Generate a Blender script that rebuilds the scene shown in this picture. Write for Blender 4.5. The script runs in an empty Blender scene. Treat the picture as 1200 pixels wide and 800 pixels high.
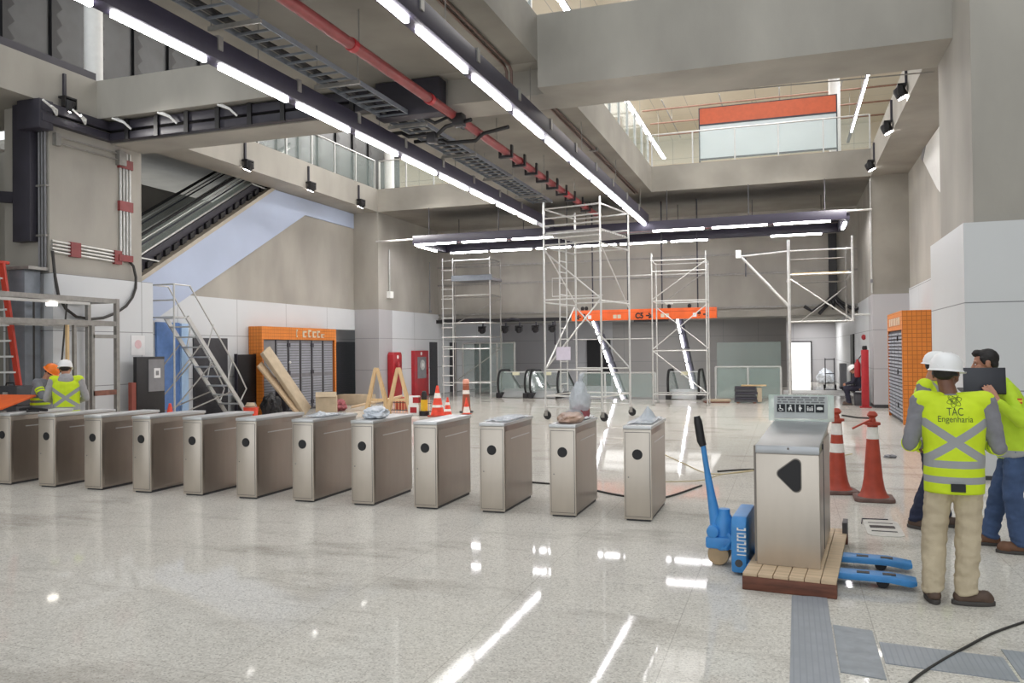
import bpy, bmesh, math, random
from mathutils import Vector, Matrix, Euler, noise
from mathutils.bvhtree import BVHTree
PI = math.pi
R = math.radians
V = Vector
random.seed(7)
COL = bpy.context.scene.collection

# ------------------------------------------------------------------ materials
def lin(c):
    return tuple(((v/255)/12.92 if v/255 <= .04045 else ((v/255+.055)/1.055)**2.4) for v in c)

def mat(name, rgb, rough=.5, metal=0.0, var=.06, scale=8.0, bump=0.0, bscale=60.0, spec=.5, stretch=None,
        alpha=1.0, trans=0.0, emit=0.0, coat=0.0):
    """Principled material whose colour wanders by +-var with object-space noise."""
    m = bpy.data.materials.new(name); m.use_nodes = True
    nt = m.node_tree; N = nt.nodes; L = nt.links
    b = N['Principled BSDF']
    c = lin(rgb)
    b.inputs['Roughness'].default_value = rough
    b.inputs['Metallic'].default_value = metal
    b.inputs['Specular IOR Level'].default_value = spec
    b.inputs['Coat Weight'].default_value = coat
    tc = N.new('ShaderNodeTexCoord'); mp = N.new('ShaderNodeMapping')
    L.new(tc.outputs['Object'], mp.inputs['Vector'])
    if stretch: mp.inputs['Scale'].default_value = stretch
    nz = N.new('ShaderNodeTexNoise'); nz.inputs['Scale'].default_value = scale; nz.inputs['Detail'].default_value = 4
    L.new(mp.outputs['Vector'], nz.inputs['Vector'])
    rp = N.new('ShaderNodeValToRGB')
    rp.color_ramp.elements[0].position = .3; rp.color_ramp.elements[1].position = .7
    rp.color_ramp.elements[0].color = (*[max(0, v*(1-var*1.6)) for v in c], 1)
    rp.color_ramp.elements[1].color = (*[min(1, v*(1+var*1.6)) for v in c], 1)
    L.new(nz.outputs['Fac'], rp.inputs['Fac']); L.new(rp.outputs['Color'], b.inputs['Base Color'])
    if bump:
        n2 = N.new('ShaderNodeTexNoise'); n2.inputs['Scale'].default_value = bscale; n2.inputs['Detail'].default_value = 3
        L.new(mp.outputs['Vector'], n2.inputs['Vector'])
        bp = N.new('ShaderNodeBump'); bp.inputs['Strength'].default_value = bump; bp.inputs['Distance'].default_value = .01
        L.new(n2.outputs['Fac'], bp.inputs['Height']); L.new(bp.outputs['Normal'], b.inputs['Normal'])
    if alpha < 1: b.inputs['Alpha'].default_value = alpha
    if trans: b.inputs['Transmission Weight'].default_value = trans
    if emit:
        b.inputs['Emission Color'].default_value = (*c, 1); b.inputs['Emission Strength'].default_value = emit
    return m

class NG:
    """tiny helper to chain math nodes"""
    def __init__(s, m): s.nt = m.node_tree; s.N = s.nt.nodes; s.L = s.nt.links; s.b = s.N['Principled BSDF']
    def math(s, op, a, b=None, c=None, clamp=False):
        n = s.N.new('ShaderNodeMath'); n.operation = op; n.use_clamp = clamp
        for i, v in enumerate((a, b, c)):
            if v is None: continue
            if isinstance(v, (int, float)): n.inputs[i].default_value = v
            else: s.L.new(v, n.inputs[i])
        return n.outputs[0]
    def coord(s, kind='Object'):
        t = s.N.new('ShaderNodeTexCoord'); x = s.N.new('ShaderNodeSeparateXYZ'); s.L.new(t.outputs[kind], x.inputs[0])
        return x.outputs[0], x.outputs[1], x.outputs[2]
    def mix(s, fac, a, b):
        n = s.N.new('ShaderNodeMix'); n.data_type = 'RGBA'
        if isinstance(fac, (int, float)): n.inputs[0].default_value = fac
        else: s.L.new(fac, n.inputs[0])
        for k, v in ((6, a), (7, b)):
            if isinstance(v, tuple): n.inputs[k].default_value = (*v[:3], 1)
            else: s.L.new(v, n.inputs[k])
        return n.outputs[2]
    def basecol(s):
        return s.b.inputs['Base Color'].links[0].from_socket
    def setcol(s, o): s.L.new(o, s.b.inputs['Base Color'])
    def near(s, v, at, w):   # 1 where |v-at|<w
        return s.math('LESS_THAN', s.math('ABSOLUTE', s.math('SUBTRACT', v, at)), w)
    def grid(s, v, step, w, off=0.0):   # 1 on lines every step
        m = s.math('MODULO', s.math('ADD', v, 1000*step - off), step)
        return s.math('LESS_THAN', m, w)

M = {}
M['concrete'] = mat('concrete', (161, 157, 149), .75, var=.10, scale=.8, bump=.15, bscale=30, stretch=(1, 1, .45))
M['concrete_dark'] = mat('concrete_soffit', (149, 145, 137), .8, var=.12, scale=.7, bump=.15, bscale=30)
def panel_mat(name, rgb, ystep=2.4, zstep=1.15):
    m = mat(name, rgb, .45, var=.015, scale=.6)
    g = NG(m); x, y, z = g.coord()
    h = g.grid(z, zstep, .014); v = g.math('MAXIMUM', g.grid(y, ystep, .014, .3), g.grid(x, ystep, .014, .27))
    g.setcol(g.mix(g.math('MAXIMUM', h, v), g.basecol(), lin((120, 122, 124))))
    return m
M['panel'] = panel_mat('white_cladding', (205, 208, 211))
M['panel_right'] = panel_mat('white_cladding_two', (205, 207, 208), 30., 1.19)
M['panel_grey'] = panel_mat('grey_cladding', (176, 175, 178), 30.)
def floor_mat():
    m = mat('granite_floor', (214, 209, 199), .16, var=.04, scale=.7, spec=.08)
    g = NG(m); N, L = g.N, g.L
    tc = N.new('ShaderNodeTexCoord')
    vo = N.new('ShaderNodeTexVoronoi'); vo.inputs['Scale'].default_value = 95
    L.new(tc.outputs['Object'], vo.inputs['Vector'])
    sx = N.new('ShaderNodeSeparateXYZ'); L.new(vo.outputs['Color'], sx.inputs[0])
    rp = N.new('ShaderNodeValToRGB'); e = rp.color_ramp.elements
    e[0].position = .0; e[0].color = (*lin((122, 117, 110)), 1)
    e[1].position = 1.; e[1].color = (*lin((234, 231, 223)), 1)
    k = e.new(.16); k.color = (*lin((186, 182, 175)), 1)
    k = e.new(.6); k.color = (*lin((210, 207, 200)), 1)
    L.new(sx.outputs[0], rp.inputs['Fac'])
    col = g.mix(.5, g.basecol(), rp.outputs['Color'])
    # scuffs and dried dirt smears
    mp = N.new('ShaderNodeMapping'); mp.inputs['Scale'].default_value = (.35, .9, 1); mp.inputs['Rotation'].default_value = (0, 0, .5)
    L.new(tc.outputs['Object'], mp.inputs['Vector'])
    nz = N.new('ShaderNodeTexNoise'); nz.inputs['Scale'].default_value = 1.6; nz.inputs['Detail'].default_value = 7; nz.inputs['Roughness'].default_value = .65
    L.new(mp.outputs['Vector'], nz.inputs['Vector'])
    d = N.new('ShaderNodeMapRange'); d.inputs['From Min'].default_value = .53; d.inputs['From Max'].default_value = .80; d.clamp = True
    L.new(nz.outputs['Fac'], d.inputs['Value'])
    col = g.mix(g.math('MULTIPLY', d.outputs[0], .7), col, lin((112, 100, 88)))
    x, y, z = g.coord()
    j = g.math('MAXIMUM', g.grid(x, 1.2, .006, .49), g.grid(y, 1.2, .006, .2))
    col = g.mix(g.math('MULTIPLY', j, .35), col, lin((120, 114, 104)))
    g.setcol(col)
    rr = g.math('ADD', .02, g.math('MULTIPLY', nz.outputs['Fac'], .05)); L.new(rr, g.b.inputs['Roughness'])
    return m
M['floor'] = floor_mat()
def steel_mat():
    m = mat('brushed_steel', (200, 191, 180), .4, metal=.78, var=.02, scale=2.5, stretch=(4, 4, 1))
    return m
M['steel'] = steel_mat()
M['steel_shaded'] = mat('brushed_steel_shaded', (164, 155, 147), .3, metal=.9, var=.025, scale=2.5, stretch=(4, 4, 1))  # same steel as the fronts, shade of the sides put into the colour
M['lid_grey'] = mat('satin_grey_lid', (172, 174, 177), .35, metal=.7, var=.04, scale=5)
M['steel_lid'] = mat('satin_steel_lid', (206, 207, 208), .38, metal=.6, var=.03, scale=4)
M['steel_dark'] = mat('dark_steel', (128, 122, 116), .45, metal=.8, var=.04)  # one even darker steel tone for steps, reader frame and hinge
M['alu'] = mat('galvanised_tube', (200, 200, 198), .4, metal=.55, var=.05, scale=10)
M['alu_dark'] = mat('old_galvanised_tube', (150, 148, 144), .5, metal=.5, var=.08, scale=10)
M['black'] = mat('black_plastic', (26, 25, 28), .5, var=.1)
M['charcoal'] = mat('charcoal_trunking', (52, 50, 60), .5, var=.08, scale=3)
M['trunk'] = mat('black_light_trunking', (50, 47, 62), .45, var=.06, scale=3)
M['tube'] = mat('light_tube', (255, 252, 255), .4, var=0, emit=24.0)
M['lamp_face'] = mat('spotlight_face', (255, 250, 245), .4, var=0, emit=30.0)
M['red_pipe'] = mat('red_fire_pipe', (134, 58, 58), .45, var=.1, scale=5)
M['red'] = mat('red_enamel', (168, 36, 44), .4, var=.07, scale=6)
M['red_dark'] = mat('dark_red_enamel', (150, 28, 36), .4, var=.07)
M['orange_tile'] = mat('orange_cladding', (222, 132, 48), .45, var=.06, scale=3)
def tilegrid(m, step=.1, w=.012, dark=(176, 96, 34)):
    g = NG(m); x, y, z = g.coord()
    k = g.math('MAXIMUM', g.math('MAXIMUM', g.grid(x, step, w), g.grid(y, step, w)), g.grid(z, step, w))
    g.setcol(g.mix(k, g.basecol(), lin(dark)))
tilegrid(M['orange_tile'])
M['orange'] = mat('orange_sign', (236, 104, 44), .45, var=.05, scale=4)
M['orange_cone'] = mat('cone_orange', (168, 66, 46), .55, var=.1, scale=9)
M['white'] = mat('white_paint', (232, 232, 230), .5, var=.02)
M['white_band'] = mat('white_band', (235, 232, 226), .45, var=.05, scale=20)
M['blue_truck'] = mat('blue_enamel', (66, 140, 205), .4, var=.08, scale=7)
M['wood'] = mat('plywood_board', (202, 178, 148), .65, var=.10, scale=3, stretch=(1, 8, 8))
M['wood_red'] = mat('stained_timber', (104, 62, 46), .6, var=.22, scale=5, stretch=(1, 6, 6))
M['wood_light'] = mat('pale_pine', (214, 184, 140), .6, var=.08, scale=4, stretch=(6, 6, 1))
M['cardboard'] = mat('cardboard', (186, 170, 146), .8, var=.06, scale=5)
M['louvre'] = mat('grey_louvre', (158, 162, 172), .5, var=.04)
M['dark_louvre'] = mat('dark_louvre', (58, 58, 63), .5, var=.08)
M['blue_panel'] = mat('blue_grey_panel', (176, 188, 212), .45, var=.03, scale=.7)
M['door_blue'] = mat('blue_door', (96, 132, 190), .45, var=.06)
M['door_pale'] = mat('pale_blue_door_leaf', (172, 202, 235), .5, var=.03)
M['rubber'] = mat('black_rubber', (30, 30, 32), .7, var=.12)
M['glass'] = mat('clear_glass', (214, 232, 228), .05, var=0, alpha=.10)
M['glass_green'] = mat('greenish_glass', (176, 198, 192), .06, var=0, alpha=.22)
M['acrylic'] = mat('clear_acrylic', (206, 224, 216), .1, var=0, alpha=.5)
M['film'] = mat('plastic_film', (214, 220, 226), .22, var=.06, scale=14, alpha=.62, bump=.6, bscale=22)
M['film_brown'] = mat('plastic_over_brown_paper', (176, 146, 128), .3, var=.25, scale=5, bump=.7, bscale=16)
M['bag_white'] = mat('white_plastic_bag', (206, 212, 220), .4, var=.12, scale=12, bump=.5, bscale=18)
M['reddish'] = mat('red_goods', (150, 80, 86), .6, var=.25, scale=16)
M['yellow'] = mat('yellow_plastic', (226, 184, 40), .5, var=.06)
M['cable'] = mat('dark_cable', (52, 50, 48), .6, var=.05)
M['cable_yellow'] = mat('faded_yellow_cord', (206, 190, 152), .6, var=.05)
M['tactile'] = mat('blue_grey_tile', (146, 152, 158), .4, var=.09, scale=12)
M['paper'] = mat('paper_white', (226, 226, 228), .7, var=.02)
M['ink'] = mat('dark_ink', (30, 32, 34), .6, var=0)
M['ink_green'] = mat('dark_green_print', (78, 96, 40), .6, var=0)
M['dark_grey'] = mat('dark_grey', (66, 66, 70), .5, var=.06)
M['mid_grey'] = mat('mid_grey', (126, 126, 130), .5, var=.05)
M['bluegrey_metal'] = mat('blue_grey_metal', (128, 134, 142), .5, metal=.3, var=.05)

# ------------------------------------------------------------------ mesh builder
class MB:
    def __init__(s): s.bm = bmesh.new()
    def box(s, x0, x1, y0, y1, z0, z1, rot=None, piv=None):
        vs = [s.bm.verts.new((x, y, z)) for x in (x0, x1) for y in (y0, y1) for z in (z0, z1)]
        for f in ((0, 1, 3, 2), (4, 6, 7, 5), (0, 4, 5, 1), (2, 3, 7, 6), (0, 2, 6, 4), (1, 5, 7, 3)):
            s.bm.faces.new([vs[i] for i in f])
        if rot is not None:
            p = V(piv) if piv is not None else V(((x0+x1)/2, (y0+y1)/2, (z0+z1)/2))
            mt = Euler(rot).to_matrix()
            for v in vs: v.co = p + mt @ (v.co - p)
        return s
    def bar(s, a, b, w, h, up=(0, 0, 1)):
        """rectangular bar from a to b, w across, h along up"""
        a, b = V(a), V(b); d = (b-a).normalized(); up = V(up)
        if abs(d.dot(up)) > .97: up = V((0, 1, 0))
        r = d.cross(up).normalized(); u = r.cross(d)
        vs = []
        for p in (a, b):
            for i, j in ((-1, -1), (1, -1), (1, 1), (-1, 1)):
                vs.append(s.bm.verts.new(p + r*i*w/2 + u*j*h/2))
        s.bm.faces.new(vs[3::-1]); s.bm.faces.new(vs[4:])
        for k in range(4): s.bm.faces.new((vs[k], vs[(k+1) % 4], vs[4+(k+1) % 4], vs[4+k]))
        return s
    def ring(s, c, r1, r2, n):
        return [s.bm.verts.new(V(c) + V(r1)*math.cos(2*PI*k/n) + V(r2)*math.sin(2*PI*k/n)) for k in range(n)]
    def skin(s, rings, caps=True, closed=True):
        n = len(rings[0])
        for a, b in zip(rings, rings[1:]):
            for k in range(n if closed else n-1):
                s.bm.faces.new((a[k], a[(k+1) % n], b[(k+1) % n], b[k]))
        if caps:
            s.bm.faces.new(rings[0][::-1]); s.bm.faces.new(rings[-1])
    def tube(s, pts, r, n=8, caps=True):
        pts = [V(p) for p in pts]; rr = r if isinstance(r, (list, tuple)) else [r]*len(pts)
        rings = []; pu = None
        for i, p in enumerate(pts):
            d = (pts[min(i+1, len(pts)-1)] - pts[max(i-1, 0)]).normalized()
            if pu is None:
                ref = V((0, 0, 1)) if abs(d.z) < .9 else V((1, 0, 0))
                u = d.cross(ref).normalized()
            else:
                u = (pu - d*pu.dot(d)).normalized()
            pu = u; w = d.cross(u)
            rings.append(s.ring(p, u*rr[i], w*rr[i], n))
        s.skin(rings, caps)
        return s
    def lathe(s, prof, c=(0, 0, 0), n=20, axis='Z', caps=True):
        rings = []
        c = V(c)
        ax = {'Z': (V((1, 0, 0)), V((0, 1, 0)), V((0, 0, 1))), 'Y': (V((1, 0, 0)), V((0, 0, -1)), V((0, 1, 0))), 'X': (V((0, 1, 0)), V((0, 0, 1)), V((1, 0, 0)))}[axis]
        for r, h in prof:
            rings.append(s.ring(c + ax[2]*h, ax[0]*max(r, 1e-4), ax[1]*max(r, 1e-4), n))
        s.skin(rings, caps); return s
    def loft(s, rings, n=20):
        """rings of (x,y,z,rx,ry) horizontal ellipses"""
        s.skin([s.ring((x, y, z), (rx, 0, 0), (0, ry, 0), n) for x, y, z, rx, ry in rings]); return s
    def prism(s, poly, a, b, plane='XZ'):
        """polygon extruded between a and b along the missing axis"""
        mk = {'XZ': lambda p, t: (p[0], t, p[1]), 'YZ': lambda p, t: (t, p[0], p[1]), 'XY': lambda p, t: (p[0], p[1], t)}[plane]
        va = [s.bm.verts.new(mk(p, a)) for p in poly]; vb = [s.bm.verts.new(mk(p, b)) for p in poly]
        n = len(poly)
        for f in (va[::-1], vb): s.bm.faces.new(f)
        for k in range(n): s.bm.faces.new((va[k], va[(k+1) % n], vb[(k+1) % n], vb[k]))
        return s
    def ball(s, c, rx, ry=None, rz=None, n=16, m=10, rot=None):
        ry = rx if ry is None else ry; rz = rx if rz is None else rz
        mt = Euler(rot).to_matrix() if rot is not None else Matrix.Identity(3)
        c = V(c); rings = []
        for i in range(m+1):
            t = -PI/2 + PI*i/m
            k = max(math.cos(t), .02)
            rings.append([s.bm.verts.new(c + mt @ V((rx*k*math.cos(2*PI*j/n), ry*k*math.sin(2*PI*j/n), rz*math.sin(t)))) for j in range(n)])
        s.skin(rings); return s
    def caps(s, p0, r0, p1, r1, n=12):
        """tapered capsule"""
        p0, p1 = V(p0), V(p1); d = (p1-p0); L = d.length; d = d/L if L > 1e-6 else V((0, 0, 1))
        ref = V((0, 0, 1)) if abs(d.z) < .9 else V((1, 0, 0))
        u = d.cross(ref).normalized(); w = d.cross(u); rings = []
        for i in range(5):
            t = PI/2*(1 - i/4); rings.append((p0 - d*r0*math.sin(t), r0*max(math.cos(t), .03)))
        for i in range(5):
            t = PI/2*i/4; rings.append((p1 + d*r1*math.sin(t), r1*max(math.cos(t), .03)))
        s.skin([s.ring(p, u*r, w*r, n) for p, r in rings]); return s
    def mesh(s, name, bevel=0.0, seg=2, smooth=True, angle=35):
        bm = s.bm
        bmesh.ops.recalc_face_normals(bm, faces=bm.faces)
        if bevel:
            ed = [e for e in bm.edges if len(e.link_faces) == 2 and e.calc_face_angle(0) > R(25)]
            bmesh.ops.bevel(bm, geom=ed, offset=bevel, segments=seg, profile=.5, affect='EDGES', clamp_overlap=True)
        me = bpy.data.meshes.new(name); bm.to_mesh(me); bm.free()
        if smooth:
            me.shade_smooth(); me.set_sharp_from_angle(angle=R(angle))
        return me
    def build(s, name, m, parent=None, bevel=0.0, seg=2, smooth=True, label=None, loc=None, rot=None):
        o = bpy.data.objects.new(name, s.mesh(name, bevel, seg, smooth))
        o.data.materials.append(M[m] if isinstance(m, str) else m)
        COL.objects.link(o)
        if parent is not None: o.parent = parent
        if loc is not None: o.location = loc
        if rot is not None: o.rotation_euler = rot
        if label: o['label'] = label
        return o

def tag(o, label, cat, group=None, kind=None):
    o['label'] = label; o['category'] = cat
    if group: o['group'] = group
    if kind: o['kind'] = kind
    return o
def thing(name, label, cat, loc=(0, 0, 0), rz=0.0, group=None):
    o = bpy.data.objects.new(name, None); COL.objects.link(o)
    o.empty_display_size = .1; o.location = loc; o.rotation_euler = (0, 0, rz)
    return tag(o, label, cat, group)
def struct(name, mb, m, label, cat, bevel=0.0):
    return tag(mb.build(name, m, bevel=bevel), label, cat, kind='structure')
def copy_tree(o, parent=None):
    c = o.copy(); COL.objects.link(c)
    if parent is not None: c.parent = parent
    for ch in o.children: copy_tree(ch, c)
    return c
def text_mesh(body, size, name, m, parent, loc, rot, depth=.002, align='CENTER', width=None, bold=0.0):
    cu = bpy.data.curves.new(name, 'FONT'); cu.body = body; cu.size = size; cu.extrude = depth; cu.align_x = align; cu.align_y = 'CENTER'; cu.offset = bold
    t = bpy.data.objects.new('tmp', cu); COL.objects.link(t)
    dg = bpy.context.evaluated_depsgraph_get()
    me = bpy.data.meshes.new_from_object(t.evaluated_get(dg)); bpy.data.objects.remove(t)
    o = bpy.data.objects.new(name, me); COL.objects.link(o); me.materials.clear(); me.materials.append(M[m] if isinstance(m, str) else m)
    if width:
        w = max(v.co.x for v in me.vertices) - min(v.co.x for v in me.vertices)
        for v in me.vertices: v.co.x *= width/w
    o.parent = parent; o.location = loc; o.rotation_euler = rot
    return o
# ================================================================== PEOPLE
def remesh(mb, name, m, parent, voxel, smooth=4, wrinkle=0.0, wscale=9.0, cut=None):
    """fuse the overlapping closed pieces into one continuous smooth surface"""
    bm = mb.bm; bmesh.ops.recalc_face_normals(bm, faces=bm.faces)
    me = bpy.data.meshes.new(name); bm.to_mesh(me); bm.free()
    o = bpy.data.objects.new(name, me); COL.objects.link(o)
    md = o.modifiers.new('r', 'REMESH'); md.mode = 'VOXEL'; md.voxel_size = voxel; md.use_smooth_shade = True
    if smooth: s = o.modifiers.new('s', 'SMOOTH'); s.iterations = smooth; s.factor = .5
    dg = bpy.context.evaluated_depsgraph_get()
    m2 = bpy.data.meshes.new_from_object(o.evaluated_get(dg)); o.modifiers.clear(); o.data = m2; bpy.data.meshes.remove(me)
    if wrinkle:
        off = random.random()*50
        for v in m2.vertices:
            q = v.co*wscale
            v.co += v.normal*wrinkle*(noise.noise(V((q.x+off, q.y, q.z*1.6))) + .5*noise.noise(V((q.x*2.1, q.y*2.1+off, q.z*3.0))))
    m2.materials.clear(); m2.materials.append(M[m] if isinstance(m, str) else m); m2.shade_smooth()
    o.name = name; o.parent = parent
    return o

M['skin'] = mat('skin', (186, 134, 110), .5, var=.05, scale=20)
M['skin_dark'] = mat('skin_dark', (120, 82, 66), .5, var=.05, scale=20)
M['hair'] = mat('hair_black', (28, 23, 22), .6, var=.2, scale=40)
M['helmet_white'] = mat('helmet_white', (240, 240, 240), .3, var=.01)
M['helmet_orange'] = mat('helmet_orange', (244, 122, 30), .35, var=.02)
M['grey_cloth'] = mat('grey_sleeve', (132, 132, 138), .85, var=.07, scale=10, bump=.3, bscale=120)
M['hood_cloth'] = mat('grey_hoodie', (166, 164, 166), .85, var=.06, scale=10, bump=.3, bscale=120)
M['jeans'] = mat('blue_jeans', (64, 84, 120), .85, var=.14, scale=6, bump=.3, bscale=150)
M['dark_jeans'] = mat('dark_jeans', (40, 46, 70), .85, var=.1, scale=6, bump=.3, bscale=150)
M['khaki'] = mat('beige_trousers', (194, 180, 154), .85, var=.05, scale=5, bump=.25, bscale=120)
M['navy'] = mat('navy_overall', (40, 40, 56), .85, var=.1, scale=8)
M['polo'] = mat('dark_polo', (46, 46, 54), .85, var=.08, scale=8)
M['boot'] = mat('brown_boot', (88, 70, 60), .65, var=.12, scale=14)
M['boot_tan'] = mat('tan_boot', (112, 78, 58), .65, var=.12, scale=14)
M['sole'] = mat('grey_sole', (72, 68, 66), .7, var=.1)
def vest_mat(name, col, bands, cross=None, grey=(158, 160, 162)):
    m = mat(name, col, .7, var=.035, scale=9)
    g = NG(m); x, y, z = g.coord(); k = None
    for zc, w in bands:
        s = g.near(z, zc, w); k = s if k is None else g.math('MAXIMUM', k, s)
    if cross:
        zc, slope, w, ztop, zlow = cross
        u = g.math('MULTIPLY', x, slope); dz = g.math('SUBTRACT', z, zc)
        c = g.math('MAXIMUM', g.near(g.math('SUBTRACT', dz, u), 0, w), g.near(g.math('ADD', dz, u), 0, w))
        back = g.math('LESS_THAN', y, .02)
        c = g.math('MULTIPLY', c, g.math('MULTIPLY', back, g.math('MULTIPLY', g.math('LESS_THAN', z, ztop), g.math('GREATER_THAN', z, zlow))))
        k = c if k is None else g.math('MAXIMUM', k, c)
    if k is not None: g.setcol(g.mix(k, g.basecol(), lin(grey)))
    return m
YEL = (206, 230, 34)

def hand(b, w, d, n, side, curl=.5, spread=1.0, s_=1.0):
    """wrist, direction to finger tips, palm normal, side=+1 if the thumb lies towards d x n"""
    w, d, n = V(w), V(d).normalized(), V(n); n = (n - d*n.dot(d)).normalized(); l = d.cross(n)*side
    for k, o in enumerate((.028, .010, -.009, -.026)):
        b.caps(w + d*.012 + l*o*.62, .015*s_, w + d*.085*s_ + l*o, .0135*s_, 10)
    for o, L, q in ((.029, .070, .9), (.010, .078, 1.0), (-.010, .072, 1.05), (-.028, .056, 1.15)):
        p = w + d*.088*s_ + l*o; dirv = (d + l*o*2.0*spread).normalized(); a = 0
        for f_, r0, r1 in ((.44, .0098, .009), (.31, .009, .0082), (.25, .0082, .007)):
            a += curl*q*.75
            dd = dirv*math.cos(a) + n*math.sin(a)
            e = p + dd*L*f_*s_; b.caps(p, r0*s_, e, r1*s_, 8); p = e
    p = w + d*.028 + l*.026; dd = (d*.62 + l*.72 + n*.25).normalized()
    b.caps(p - dd*.012, .0145*s_, p + dd*.03*s_, .012*s_, 8); p2 = p + dd*.03*s_
    dd = (d*.85 + l*.35 + n*.45).normalized(); b.caps(p2, .012*s_, p2 + dd*.028*s_, .0095*s_, 8)
    p3 = p2 + dd*.028*s_; b.caps(p3, .0095*s_, p3 + (dd + n*.3).normalized()*.02*s_, .008*s_, 8)

def head_parts(b, c, mt):
    T = lambda p: V(c) + mt @ V(p)
    e = mt.to_euler()
    b.ball(T((0, -.012, .035)), .077, .096, .088, rot=e, n=20, m=14)
    b.ball(T((0, .028, -.05)), .056, .062, .066, rot=e, n=18, m=12)
    b.ball(T((0, .07, -.093)), .024, .022, .02, rot=e)
    b.caps(T((0, .086, .012)), .011, T((0, .108, -.028)), .0145)
    b.caps(T((-.012, .093, -.033)), .009, T((.012, .093, -.033)), .009)
    b.caps(T((-.036, .077, .024)), .014, T((.036, .077, .024)), .014)
    b.ball(T((-.042, .058, -.03)), .028, .026, .028, rot=e); b.ball(T((.042, .058, -.03)), .028, .026, .028, rot=e)
    b.caps(T((-.019, .084, -.060)), .0085, T((.019, .084, -.060)), .0085); b.caps(T((-.015, .082, -.070)), .0085, T((.015, .082, -.070)), .0085)
    for s in (-1, 1):
        b.ball(T((s*.078, -.012, -.008)), .011, .021, .032, rot=e); b.ball(T((s*.083, -.016, .008)), .008, .018, .018, rot=e)

def person(label, loc, rz, J, voxel=.0075, skin='skin', trousers='jeans', top='grey_cloth', boots='boot', vest=None, helmet=None, hair=True, hood=False,
           sleeve_band=None, top_rings=None, hand_args=None, visor_yaw=0, scale=1.0):
    t = thing('person', label, 'person', loc, rz)
    t.scale = (scale,)*3
    D = dict(pelvis=(0, 0, .93), chest=(0, -.01, 1.25), neck=(0, -.02, 1.46), head=(0, .02, 1.60),
             shl=(-.185, -.015, 1.41), shr=(.185, -.015, 1.41), ell=(-.25, -.02, 1.12), elr=(.25, -.02, 1.12), wrl=(-.27, .1, .88), wrr=(.27, .1, .88),
             hil=(-.095, 0, .90), hir=(.095, 0, .90), knl=(-.105, .02, .50), knr=(.105, .02, .50), anl=(-.11, -.02, .09), anr=(.11, -.02, .09),
             tol=(-.03, 1), tor=(.03, 1), yaw=0, pitch=0, roll=0)
    D.update(J)
    P = {k: V(v) for k, v in D.items() if isinstance(v, tuple) and len(v) == 3}
    hm = Euler((D['pitch'], D['roll'], D['yaw'])).to_matrix()
    # body: one continuous surface
    b = MB()
    up = (P['neck']-P['pelvis']).normalized()
    def torso(b, rings, n=24):
        """rings: (fraction pelvis->neck, half width, half depth)"""
        sx = (P['shr']-P['shl']); sx = V((sx.x, sx.y, 0)).normalized() if abs(sx.x)+abs(sx.y) > .01 else V((1, 0, 0))
        rr = []
        for u, rx, ry in rings:
            c = P['pelvis'].lerp(P['chest'], u*2) if u < .5 else P['chest'].lerp(P['neck'], u*2-1)
            fy = up.cross(sx).normalized()
            rr.append(b.ring(c, sx*rx, fy*ry, n))
        b.skin(rr)
    torso(b, [(-.15, .10, .09), (0, .15, .105), (.3, .14, .10), (.55, .155, .105), (.85, .16, .085), (1.0, .07, .06)])
    b.caps(P['neck']-up*.04, .062, P['head']+hm @ V((0, -.02, -.04)), .052)
    head_parts(b, P['head'], hm)
    for s in 'lr':
        b.caps(P['sh'+s], .055, P['el'+s], .042); b.caps(P['el'+s], .042, P['wr'+s], .028)
        b.caps(P['hi'+s], .085, P['kn'+s], .055); b.caps(P['kn'+s], .052, P['an'+s], .036)
        to = V((*D['to'+s], 0)).normalized()
        f = V((P['an'+s].x, P['an'+s].y, .045)); b.caps(f-to*.03, .035, f+to*.13-V((0, 0, .015)), .028)
        ha = (hand_args or {}).get(s, {})
        d = V(ha.get('d', tuple((P['wr'+s]-P['el'+s]).normalized())))
        n = V(ha.get('n', (1 if s == 'l' else -1, 0, -.2)))
        hand(b, P['wr'+s], d, n, ha.get('side', 1 if s == 'l' else -1), ha.get('curl', .5))
    remesh(b, 'body', skin, t, voxel, 2)
    # trousers
    b = MB()
    torso(b, [(-.18, .09, .08), (-.02, .166, .122), (.12, .164, .118), (.26, .158, .112)])
    for s in 'lr':
        b.caps(P['hi'+s], .086, P['hi'+s].lerp(P['kn'+s], .25), .092); b.caps(P['hi'+s].lerp(P['kn'+s], .25), .092, P['kn'+s], .083); b.caps(P['kn'+s], .085, P['an'+s]+V((0, 0, .03)), .072)
        for q in range(5):   # bunched cloth towards the ankle
            c_ = P['kn'+s].lerp(P['an'+s], .45+.13*q); b.ball(c_, .082-.004*(q % 2), .082-.004*(q % 2), .03, rot=(.25*(-1)**q, .2*(-1)**(q+1), 0))
    remesh(b, 'trousers', trousers, t, .010, 3, .011, 11)
    # top with sleeves
    b = MB()
    torso(b, top_rings or [(-.02, .178, .13), (.2, .172, .125), (.5, .188, .132), (.8, .19, .11), (.95, .11, .08), (1.02, .07, .065)])
    for s in 'lr':
        b.caps(P['sh'+s], .072, P['el'+s], .056); b.caps(P['el'+s], .055, P['wr'+s]-(P['wr'+s]-P['el'+s]).normalized()*.015, .040)
    tp = remesh(b, 'top', top, t, .011, 4, .006, 13)
    if hood:
        b = MB(); c = P['neck']+V((0, -.07, -.03))
        b.ball(c, .12, .055, .085); b.ball(c+V((0, .03, .05)), .10, .075, .05)
        remesh(b, 'hood', top, t, .01, 4, .006, 16)
    # vest
    vo = None
    if vest:
        b = MB()
        torso(b, vest['rings'])
        if vest.get('straps', True):
            for s in 'lr': b.caps(P['neck']+V((0, -.01, -.045)), .062, P['sh'+s].lerp(P['neck'], .05)+V((0, 0, .004)), .0775)
        vo = remesh(b, 'vest', vest['mat'], t, .009, 6, .003, 9)
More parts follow.
